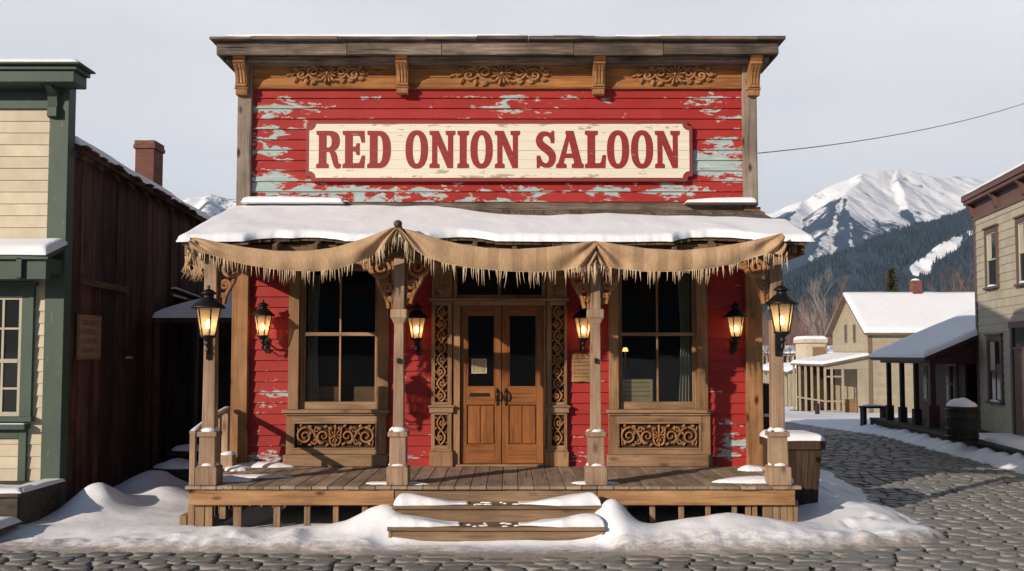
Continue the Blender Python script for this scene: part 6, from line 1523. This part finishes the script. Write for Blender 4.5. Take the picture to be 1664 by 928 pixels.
# pale greenhouse-like long building
Tz = thing('long_white_building', 'long pale building with rows of panes far down the street', 'building', (P(1270,590,130).x, 130, -2))
xa, xb = P(1225,590,130).x, P(1372,590,130).x; za, zb_ = P(1270,620,130).z, P(1270,573,130).z
MB().box(xa, xb, 130, 136, -3, zb_).build('wall', M['winwhite'], Tz)
mb = MB()
for k in range(16):
    x = xa+.6+(xb-xa-1.2)*k/16
    for r in range(2): z = za+.6+(zb_-za-.6)*r/2; mb.box(x, x+(xb-xa)/16-.45, 129.94, 129.99, z, z+(zb_-za)/2-.75)
mb.each('window', M['dglass'], Tz)
mb = MB(); slab(mb, [(xa-.3, 129.5, zb_+.1), (xb+.3, 129.5, zb_+.1), (xb+.3, 133, zb_+1.0), (xa-.3, 133, zb_+1.0)], .2); mb.build('roof', M['snow'], Tz)
# bollard in the distance
p = P(1328, 662, 45); mb = MB(); mb.lathe([(.11, p.z-.8), (.11, p.z+.15), (.05, p.z+.2)], p.x, 45, 8); tag(mb.build('wooden_bollard', M['darkbin'], None), 'short dark bollard in the snow before the gabled house porch', 'bollard')

# ---- overhead wire
a = P(1232, 249, 15.5); b = P(1680, 163, 24); pts = []
for i in range(30): t = i/29; q = a.lerp(b, t); q.z -= .35*4*t*(1-t)*.5; pts.append(q)
e = b+(b-a)*.6; pts.append(e)
mb = MB(); mb.tube(pts, .008, 5); tag(mb.build('overhead_wire', M['cord'], None), 'thin dark wire strung from the saloon across the sky to the right', 'wire')

# ================================================================ TREES
bark = flat('grey_bark', (.20,.145,.12), .9, 0, .3, 6); palebark = flat('pale_birch_bark', (.27,.23,.20), .9, 0, .25, 4); twig = flat('russet_twigs', (.17,.105,.085), .9, 0, .3, 3)
def bare_tree(label, x, y, z, h, seed, mat, group, spread=.35, mt=None):
    rr = random.Random(seed); T = thing('bare_tree', label, 'tree', (x, y, z), 0, group); tk = MB(); br = MB()
    top = Vector((x+rr.uniform(-.4, .4), y, z+h))
    pts = [Vector((x, y, z-.3)).lerp(top, t)+Vector((.12*h*.1*n3(seed, t*3), 0, 0)) for t in np.linspace(0, 1, 8)]
    tk.tube(pts, [h*.016*(1-t)+.012 for t in np.linspace(0, 1, 8)], 6)
    def grow(p, d, ln, r, lv):
        q = p+d*ln*.5+Vector((rr.uniform(-1, 1), rr.uniform(-1, 1), 0))*ln*.04; e = q+(d+Vector((0, 0, .25))).normalized()*ln*.5
        br.tube([p, q, e], [r, r*.7, r*.35], 4 if lv else 5, False)
        if lv < 3:
            for _ in range(5 if lv < 2 else 4):
                t = rr.uniform(.25, 1); s = p.lerp(e, t); dd = (d+Vector((rr.uniform(-1, 1), rr.uniform(-1, 1), rr.uniform(-.1, .9)))*.75).normalized(); grow(s, dd, ln*rr.uniform(.4, .62), r*.5, lv+1)
    for i in range(13):
        t = .22+.74*i/12; p = pts[0].lerp(pts[-1], t); a = rr.uniform(0, 2*PI); d = Vector((math.cos(a)*spread*2, math.sin(a)*spread*2, 1)).normalized(); grow(p, d, h*(.42-.25*t), h*.006*(1.2-t), 0)
    tr = tk.build('trunk', mat, T, fix=False); br.build('crown', mt or mat, T, fix=False); return T
tspec = [(1342,464,100,palebark,'tall pale bare birch rising behind the narrow cream store'),(1322,488,112,twig,'russet bare tree left of the tall pale birch'),(1362,476,118,twig,'russet bare tree right of the tall pale birch'),(1300,508,125,twig,'russet bare tree above the roof of the shop row'),(1376,500,108,twig,'reddish bare tree touching the left edge of the gabled house roof'),
  (1284,520,130,twig,'low russet bare tree just right of the right post lantern'),(1550,462,96,twig,'bare tree over the roof ridge near the right house'),(1572,452,100,twig,'tallest bare tree at the left edge of the two storey house'),(1530,470,104,twig,'short bare tree behind the gabled roof right of the chimney'),(1250,530,128,twig,'bare tree between the saloon corner and the right lantern')]
for i, (u, v, Y, mt, lb) in enumerate(tspec):
    p = P(u, v, Y); zb = -1.8; bare_tree(lb, p.x, Y, zb, p.z-zb, i+3, mt if mt is palebark else bark, 'bare trees beyond the street', .3, mt)
# spruce
needle = NT('spruce_needles'); raw, v = needle.coords(); n_1 = needle.noise(raw, 1.2, 3); cN = needle.mix(needle.mr(n_1, .35, .65), (.045,.04,.012), (.085,.07,.022)); cN = needle.mix(needle.isl, cN, (.06,.052,.02)); needle.bsdf(cN, .9, None)
def spruce(label, x, y, z, h, r, seed):
    rr = random.Random(seed); T = thing('spruce_tree', label, 'tree', (x, y, z)); tk = MB(); tk.tube([(x, y, z-.3), (x, y, z+h)], [h*.018, .02], 7); tk.build('trunk', bark, T, fix=False)
    br = MB()
    for i in range(1300):
        t = rr.random()**.8; zz = z+h*(.12+.88*t); R = r*(1-t)**.85*rr.uniform(.25, 1.08)+.05; a = rr.uniform(0, 2*PI); lay = .85+.15*math.sin(t*42); R *= lay
        c = Vector((x+R*math.cos(a), y+R*math.sin(a), zz-R*.25)); d = Vector((math.cos(a), math.sin(a), -.35+.5*t)).normalized(); s = d.cross(Vector((0, 0, 1))).normalized(); L = r*rr.uniform(.12, .28)
        w = L*.42; up = Vector((0, 0, w*.35))
        br.add([c-d*L*.5, c+s*w*.5-up, c+d*L*.6, c-s*w*.5-up, c+up*.6], [(0, 1, 4), (1, 2, 4), (2, 3, 4), (3, 0, 4)])
    br.build('crown', needle.m, T, fix=False)
p = P(1448, 436, 66); spruce('dark spruce rising behind the snowy roof of the gabled house', p.x, 66, -2, p.z+2, 1.9, 2)

# ================================================================ HILLS
def ridge_field(X, Y, ridges, slope, power=1.):
    Z = np.full(X.shape, -60.)
    for rg in ridges:
        pts = [P(*q) for q in rg]
        for a, b in zip(pts[:-1], pts[1:]):
            dx, dy = b.x-a.x, b.y-a.y; t = np.clip(((X-a.x)*dx+(Y-a.y)*dy)/(dx*dx+dy*dy), 0, 1)
            dist = np.hypot(X-a.x-dx*t, Y-a.y-dy*t); Z = np.maximum(Z, a.z+(b.z-a.z)*t-slope*dist**power)
    return Z
def mtnmat(name, rock, snowc, forest):
    t = NT(name); raw, v = t.coords(False); at = t.node('ShaderNodeAttribute', attribute_name='snow').outputs['Fac']; fo = t.node('ShaderNodeAttribute', attribute_name='forest').outputs['Fac']
    n = t.noise(t.vmath('MULTIPLY', v, (.02, .02, .008)), 1, 8, .68); n2 = t.noise(t.vmath('MULTIPLY', v, (.09, .09, .02)), 1, 6, .7)
    m = t.mr(t.math('ADD', at, t.math('MULTIPLY', t.math('SUBTRACT', n, .5), 1.1)), .44, .56)
    c = t.mix(m, rock, snowc)
    fm = t.mr(t.math('ADD', fo, t.math('ADD', t.math('MULTIPLY', t.math('SUBTRACT', n, .5), .9), t.math('MULTIPLY', t.math('SUBTRACT', n2, .5), .5))), .46, .58)
    c = t.mix(fm, c, t.mix(t.mr(n2, .35, .7), forest, tuple(x*2.2 for x in forest)))
    t.bsdf(c, .95, t.bump(n, .5, 20.)); return t.m
HYS = 1.0
def mountain(name, ridges, slope, xr, yr, nx, ny, seed, forest_fn, mat, nz=14, warp=34, sc=300.):
    xs = np.linspace(*xr, nx); ys = np.linspace(*yr, ny); X, Y = np.meshgrid(xs, ys)
    Xw = X+warp*fbm(X/sc, Y/sc, 4, seed); Yw = Y+warp*fbm(X/sc, Y/sc, 4, seed+5)
    Z = ridge_field(Xw, Yw, ridges, slope)
    rdg = 1-np.abs(fbm(X/(sc*.55), Y/(sc*.9), 5, seed+9))*2
    Z = Z+nz*(rdg-.8)*sstep(0, 60, Z)
    gy, gx_ = np.gradient(Z, ys, xs); sl = np.hypot(gx_, gy)
    px = 832+F*X/Y; py = 575-F*(Z-CAMZ)/Y
    fo, sn = forest_fn(X, Y, Z, sl, gx_, px, py)
    return grid_mesh(name, X, Y, Z, mat, None, {'forest': fo, 'snow': sn}), (xs, ys, Z)
M['mtn'] = mtnmat('snowy_mountain_side', (.10,.10,.11), (.84,.85,.88), (.010,.022,.038))
main_r = [[(1090,420,2500),(1240,352,2500),(1300,322,2500),(1345,302,2550),(1400,283,2600),(1460,269,2700),(1510,280,2700),(1555,284,2800),(1600,292,2800),(1700,335,2800),(1850,340,2800)],
  [(1400,283,2600),(1376,306,2350),(1352,345,2150),(1330,400,1950),(1300,450,1800)], [(1376,306,2350),(1400,345,2200),(1440,385,2050),(1475,400,1950)],[(1376,306,2350),(1376,350,2100),(1385,400,1950)],
  [(1460,269,2700),(1470,330,2350),(1500,380,2100)],[(1555,284,2800),(1580,330,2500),(1600,370,2300)],[(1300,322,2500),(1270,370,2200),(1240,430,2000)]]
def fo_main(X, Y, Z, sl, gxx, px, py):
    hz = Z/ (P(1460,269,2700).z)
    nn = fbm(X/70, Y/160, 4, 4)
    f = 1.12-hz*1.05+.30*nn+.16*np.clip(gxx*2, -1, 1)-.0*hz
    f -= 1.2*sstep(.66, .80, hz+.1*nn)-.30*np.exp(-(((px-1352)/26)**2+((py-325)/16)**2))
    s = .75+.25*fbm(X/60, Y/60, 4, 8)-.35*np.clip(sl-.75, 0, 1)
    return f, s
MT, _ = mountain('mountain', main_r, .62, (-150, 1900), (1450, 3300), 500, 330, 3, fo_main, M['mtn']); tag(MT, kind='structure')
left_r = [[(150,350,3000),(250,338,3000),(300,325,3000),(345,318,3000),(400,324,3000),(470,335,3000),(560,345,3000)], [(345,318,3000),(330,345,2700),(300,380,2450)],[(400,324,3000),(390,350,2700),(380,390,2450)],[(250,338,3000),(270,370,2600)]]
def fo_left(X, Y, Z, sl, gxx, px, py):
    return .50+.45*fbm(X/90, Y/200, 4, 4)-.1*(Z/500), .8+0*Z
ML, _ = mountain('mountain', left_r, .5, (-2300, -250), (2000, 3500), 260, 160, 13, fo_left, M['mtn'], nz=30); tag(ML, kind='structure')
M['forestfloor'] = mtnmat('forest_hill_floor', (.10,.10,.11), (.80,.82,.86), (.012,.024,.034))
fr_ = [[(1120,520,1050),(1240,477,1080),(1308,448,1120),(1390,410,1180),(1468,373,1240),(1567,333,1300),(1700,280,1350),(1850,240,1400)]]
def clearing(px, py): 
    c = np.exp(-(((px-1538)/42)**2+((py-(405-(px-1538)*.55))/13)**2))+.8*np.exp(-(((px-1500)/16)**2+((py-438)/10)**2))
    return c
def fo_h(X, Y, Z, sl, gxx, px, py):
    return 1.25-1.9*clearing(px, py)*(Y < 1290)+.2*fbm(X/25, Y/25, 4, 4), .9+0*Z
HL, (hx, hy, HZ) = mountain('forest_hill', fr_, .42, (-250, 1500), (420, 1700), 360, 260, 23, fo_h, M['forestfloor'], nz=10, warp=25, sc=90.); tag(HL, kind='structure')
# conifer forest: far-off wood, one mass
def hz_at(x, y):
    i = np.searchsorted(hx, x)-1; j = np.searchsorted(hy, y)-1
    i = np.clip(i, 0, len(hx)-2); j = np.clip(j, 0, len(hy)-2); fx = (x-hx[i])/(hx[i+1]-hx[i]); fy = (y-hy[j])/(hy[j+1]-hy[j])
    return HZ[j, i]*(1-fx)*(1-fy)+HZ[j, i+1]*fx*(1-fy)+HZ[j+1, i]*(1-fx)*fy+HZ[j+1, i+1]*fx*fy
N = 60000; tx = rs.uniform(230, 780, N); ty = rs.uniform(640, 1420, N); tz = hz_at(tx, ty); pu = 832+F*tx/ty; pv = 575-F*(tz-CAMZ)/ty
keep = (pu > 1190)*(pu < 1680)*(tz > 20)*(rs.uniform(0, 1, N) > np.clip(clearing(pu, pv)*1.7-.1, 0, 1))*(fbm(tx/30, ty/60, 3, 6) > -.42)
tx, ty, tz = tx[keep], ty[keep], tz[keep]; n = len(tx); h = rs.uniform(3.5, 8.5, n); r = h*.2
va = []; base = np.stack([tx, ty, tz-1], -1)
V = np.zeros((n, 6, 3)); 
for k in range(5): a = 2*PI*k/5; V[:, k, 0] = tx+r*math.cos(a); V[:, k, 1] = ty+r*math.sin(a); V[:, k, 2] = tz-1
V[:, 5, 0] = tx; V[:, 5, 1] = ty; V[:, 5, 2] = tz+h
Fc = (np.arange(n)*6)[:, None, None]+np.array([[k, (k+1) % 5, 5] for k in range(5)])[None]
me = bpy.data.meshes.new('conifer_forest'); me.vertices.add(n*6); me.vertices.foreach_set('co', V.ravel()); q = Fc.reshape(-1, 3); me.loops.add(len(q)*3); me.loops.foreach_set('vertex_index', q.ravel()); me.polygons.add(len(q)); me.polygons.foreach_set('loop_start', np.arange(len(q))*3); me.update(calc_edges=True)
cm = NT('distant_conifer'); raw, v = cm.coords(); cc2 = cm.mix(cm.isl, (.010,.021,.030), (.030,.050,.058)); cm.bsdf(cc2, .95, None); me.materials.append(cm.m)
o = bpy.data.objects.new('conifer_forest', me); COL.objects.link(o); tag(o, 'dense dark conifer wood covering the hillside behind the street', 'forest', kind='stuff')
print('conifers', n)
# leafless wood at the foot of the hill: far-off mass of thin bare stems
mb = MB(); rr = random.Random(31)
for i in range(3600):
    y = rr.uniform(150, 330); u = rr.uniform(1185, 1680); x = (u-832)/F*y; zz = -2+ max(0, (y-150))*.03; h = rr.uniform(7, 12.5)*(.75+.5*abs(n3(x*.04, y*.04)))*(y/200)**.5
    rg = .05; tp = Vector((x+rr.uniform(-.6, .6), y, zz+h)); b0 = Vector((x, y, zz-1)); mb.tube([b0, tp], [rg*1.6, .015], 3, False)
    for k in range(9):
        t = rr.uniform(.3, .95); p = b0.lerp(tp, t); a = rr.uniform(0, 2*PI); L = h*.30*(1.15-t); e = p+Vector((math.cos(a)*L*.6, math.sin(a)*L*.6, L*1.1)); mb.tube([p, e], [.035, .01], 3, False)
        m_ = p.lerp(e, .5); a2 = a+rr.uniform(-1, 1); mb.tube([m_, m_+Vector((math.cos(a2)*L*.4, math.sin(a2)*L*.4, L*.5))], [.022, .008], 3, False)
o = mb.build('bare_woodland', twig, None, fix=False); tag(o, 'hazy belt of leafless reddish trees at the foot of the hill', 'woodland', kind='stuff')
xs = np.linspace(-260, 420, 110); ys = np.linspace(135, 620, 60); X, Y = np.meshgrid(xs, ys); Z = -2.1+np.clip(Y-150, 0, 400)*.03+fbm(X/30, Y/30, 3)*.6
Z -= 16*(1-sstep(-260, -90, X))+16*sstep(300, 420, X)+16*sstep(480, 620, Y)
tag(grid_mesh('foothill', X, Y, Z, flat('leaf_litter_ground', (.12,.08,.065), .95, 0, .3, .3), None), kind='structure')
# unseen forested ring, added to darken window reflections; a part also backs the saloon
th = np.linspace(0, 2*PI, 240); rr_ = np.linspace(650, 1500, 14); TT, RRr = np.meshgrid(th, rr_)
Xr = RRr*np.sin(TT); Yr = 12-RRr*np.cos(TT); prof = np.sin(np.clip((RRr-650)/850, 0, 1)*PI)**.7
back = sstep(-.1, -.45, (Yr-12)/RRr)
slopeX = Xr/np.maximum(Yr, 1); mid = sstep(-.275, -.20, slopeX)*(1-sstep(.13, .21, slopeX))*(Yr > 0)
back = np.maximum(back, mid*.85)
Zr = -3+prof*150*(.75+.5*fbm(TT*2.2, RRr/500, 4, 2))*back-30*(1-back)
tag(grid_mesh('reflected_hills', Xr, Yr, Zr, flat('back_hill_forest', (.03,.045,.045), .95, 0, .5, .02), None, flip=True), kind='structure')

# ================================================================ HAZE
HZD = HAZE
if HZD > 0:
    mb = MB(); mb.box(-2500, 2000, -1600, 3700, -75, 625); t = NT('valley_haze'); pv_ = t.node('ShaderNodeVolumePrincipled'); pv_.inputs['Color'].default_value = (.46,.66,1,1); pv_.inputs['Density'].default_value = HZD; pv_.inputs['Anisotropy'].default_value = .2
    t.l.new(pv_.outputs[0], t.out.inputs['Volume']); hz = mb.build('haze', t.m, None); tag(hz, 'thin pale blue air haze', 'haze', kind='stuff')
# ================================================================ LIGHT, SKY, CAMERA
EL, AZ = math.radians(19.0), math.radians(47)
dd = Vector((math.sin(AZ)*math.cos(EL), math.cos(AZ)*math.cos(EL), -math.sin(EL)))
S = bpy.data.lights.new('sun', 'SUN'); S.energy = 5.0; S.angle = math.radians(.5); S.color = (1, .865, .73); so_ = bpy.data.objects.new('sun', S); COL.objects.link(so_); so_.rotation_euler = dd.to_track_quat('-Z', 'Y').to_euler(); so_.location = (-30, -20, 30)
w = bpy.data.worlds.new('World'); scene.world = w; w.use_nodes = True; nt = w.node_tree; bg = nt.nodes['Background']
sky = nt.nodes.new('ShaderNodeTexSky'); sky.sky_type = 'NISHITA'; sky.sun_disc = False; sky.sun_elevation = EL; sky.sun_rotation = math.atan2(-dd.x, -dd.y); sky.altitude = 300; sky.dust_density = .6; sky.ozone_density = 1.5
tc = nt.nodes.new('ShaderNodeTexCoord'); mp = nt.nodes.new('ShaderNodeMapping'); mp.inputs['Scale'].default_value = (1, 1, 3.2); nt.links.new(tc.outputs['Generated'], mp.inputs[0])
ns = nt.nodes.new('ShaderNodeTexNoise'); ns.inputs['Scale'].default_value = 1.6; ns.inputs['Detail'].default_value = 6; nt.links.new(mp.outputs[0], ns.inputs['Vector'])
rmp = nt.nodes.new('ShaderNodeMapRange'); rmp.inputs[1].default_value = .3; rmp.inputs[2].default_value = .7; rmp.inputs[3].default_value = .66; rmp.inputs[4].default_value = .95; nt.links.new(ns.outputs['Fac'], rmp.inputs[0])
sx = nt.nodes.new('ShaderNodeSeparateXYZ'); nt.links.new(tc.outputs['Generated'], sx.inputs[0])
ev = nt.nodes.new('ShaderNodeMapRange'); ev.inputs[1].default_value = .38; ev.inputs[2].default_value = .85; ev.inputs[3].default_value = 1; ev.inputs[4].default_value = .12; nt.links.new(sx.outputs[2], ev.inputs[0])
ey = nt.nodes.new('ShaderNodeMapRange'); ey.inputs[1].default_value = .0; ey.inputs[2].default_value = .6; ey.inputs[3].default_value = .03; ey.inputs[4].default_value = 1; nt.links.new(sx.outputs[1], ey.inputs[0])  # bright veil fades behind the viewer, shaped to lower fill on the facade
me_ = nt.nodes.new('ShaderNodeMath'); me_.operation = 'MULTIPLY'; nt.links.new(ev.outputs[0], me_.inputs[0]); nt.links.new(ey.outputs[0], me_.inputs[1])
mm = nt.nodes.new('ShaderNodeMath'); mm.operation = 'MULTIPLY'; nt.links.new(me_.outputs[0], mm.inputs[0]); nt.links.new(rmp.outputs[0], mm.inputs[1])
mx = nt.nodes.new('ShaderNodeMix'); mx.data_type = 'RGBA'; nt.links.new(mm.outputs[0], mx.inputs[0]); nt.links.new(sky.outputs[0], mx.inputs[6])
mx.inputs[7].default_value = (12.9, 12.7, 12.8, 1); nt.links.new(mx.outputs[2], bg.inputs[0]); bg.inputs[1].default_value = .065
cam = bpy.data.cameras.new('camera'); cam.sensor_width = 36; cam.lens = 36*F/1664; cam.shift_y = 32/1664; cam.clip_end = 9000; cam.clip_start = .1
co = bpy.data.objects.new('camera', cam); COL.objects.link(co); co.location = (0, 0, CAMZ); co.rotation_euler = (math.radians(90)+TH, 0, 0); scene.camera = co
scene.view_settings.view_transform = 'Standard'; scene.view_settings.look = 'None'; scene.view_settings.gamma = 1; scene.view_settings.exposure = EXPO
scene.cycles.max_bounces = 6; scene.cycles.transparent_max_bounces = 12; scene.cycles.volume_bounces = 0; scene.cycles.sample_clamp_indirect = 4
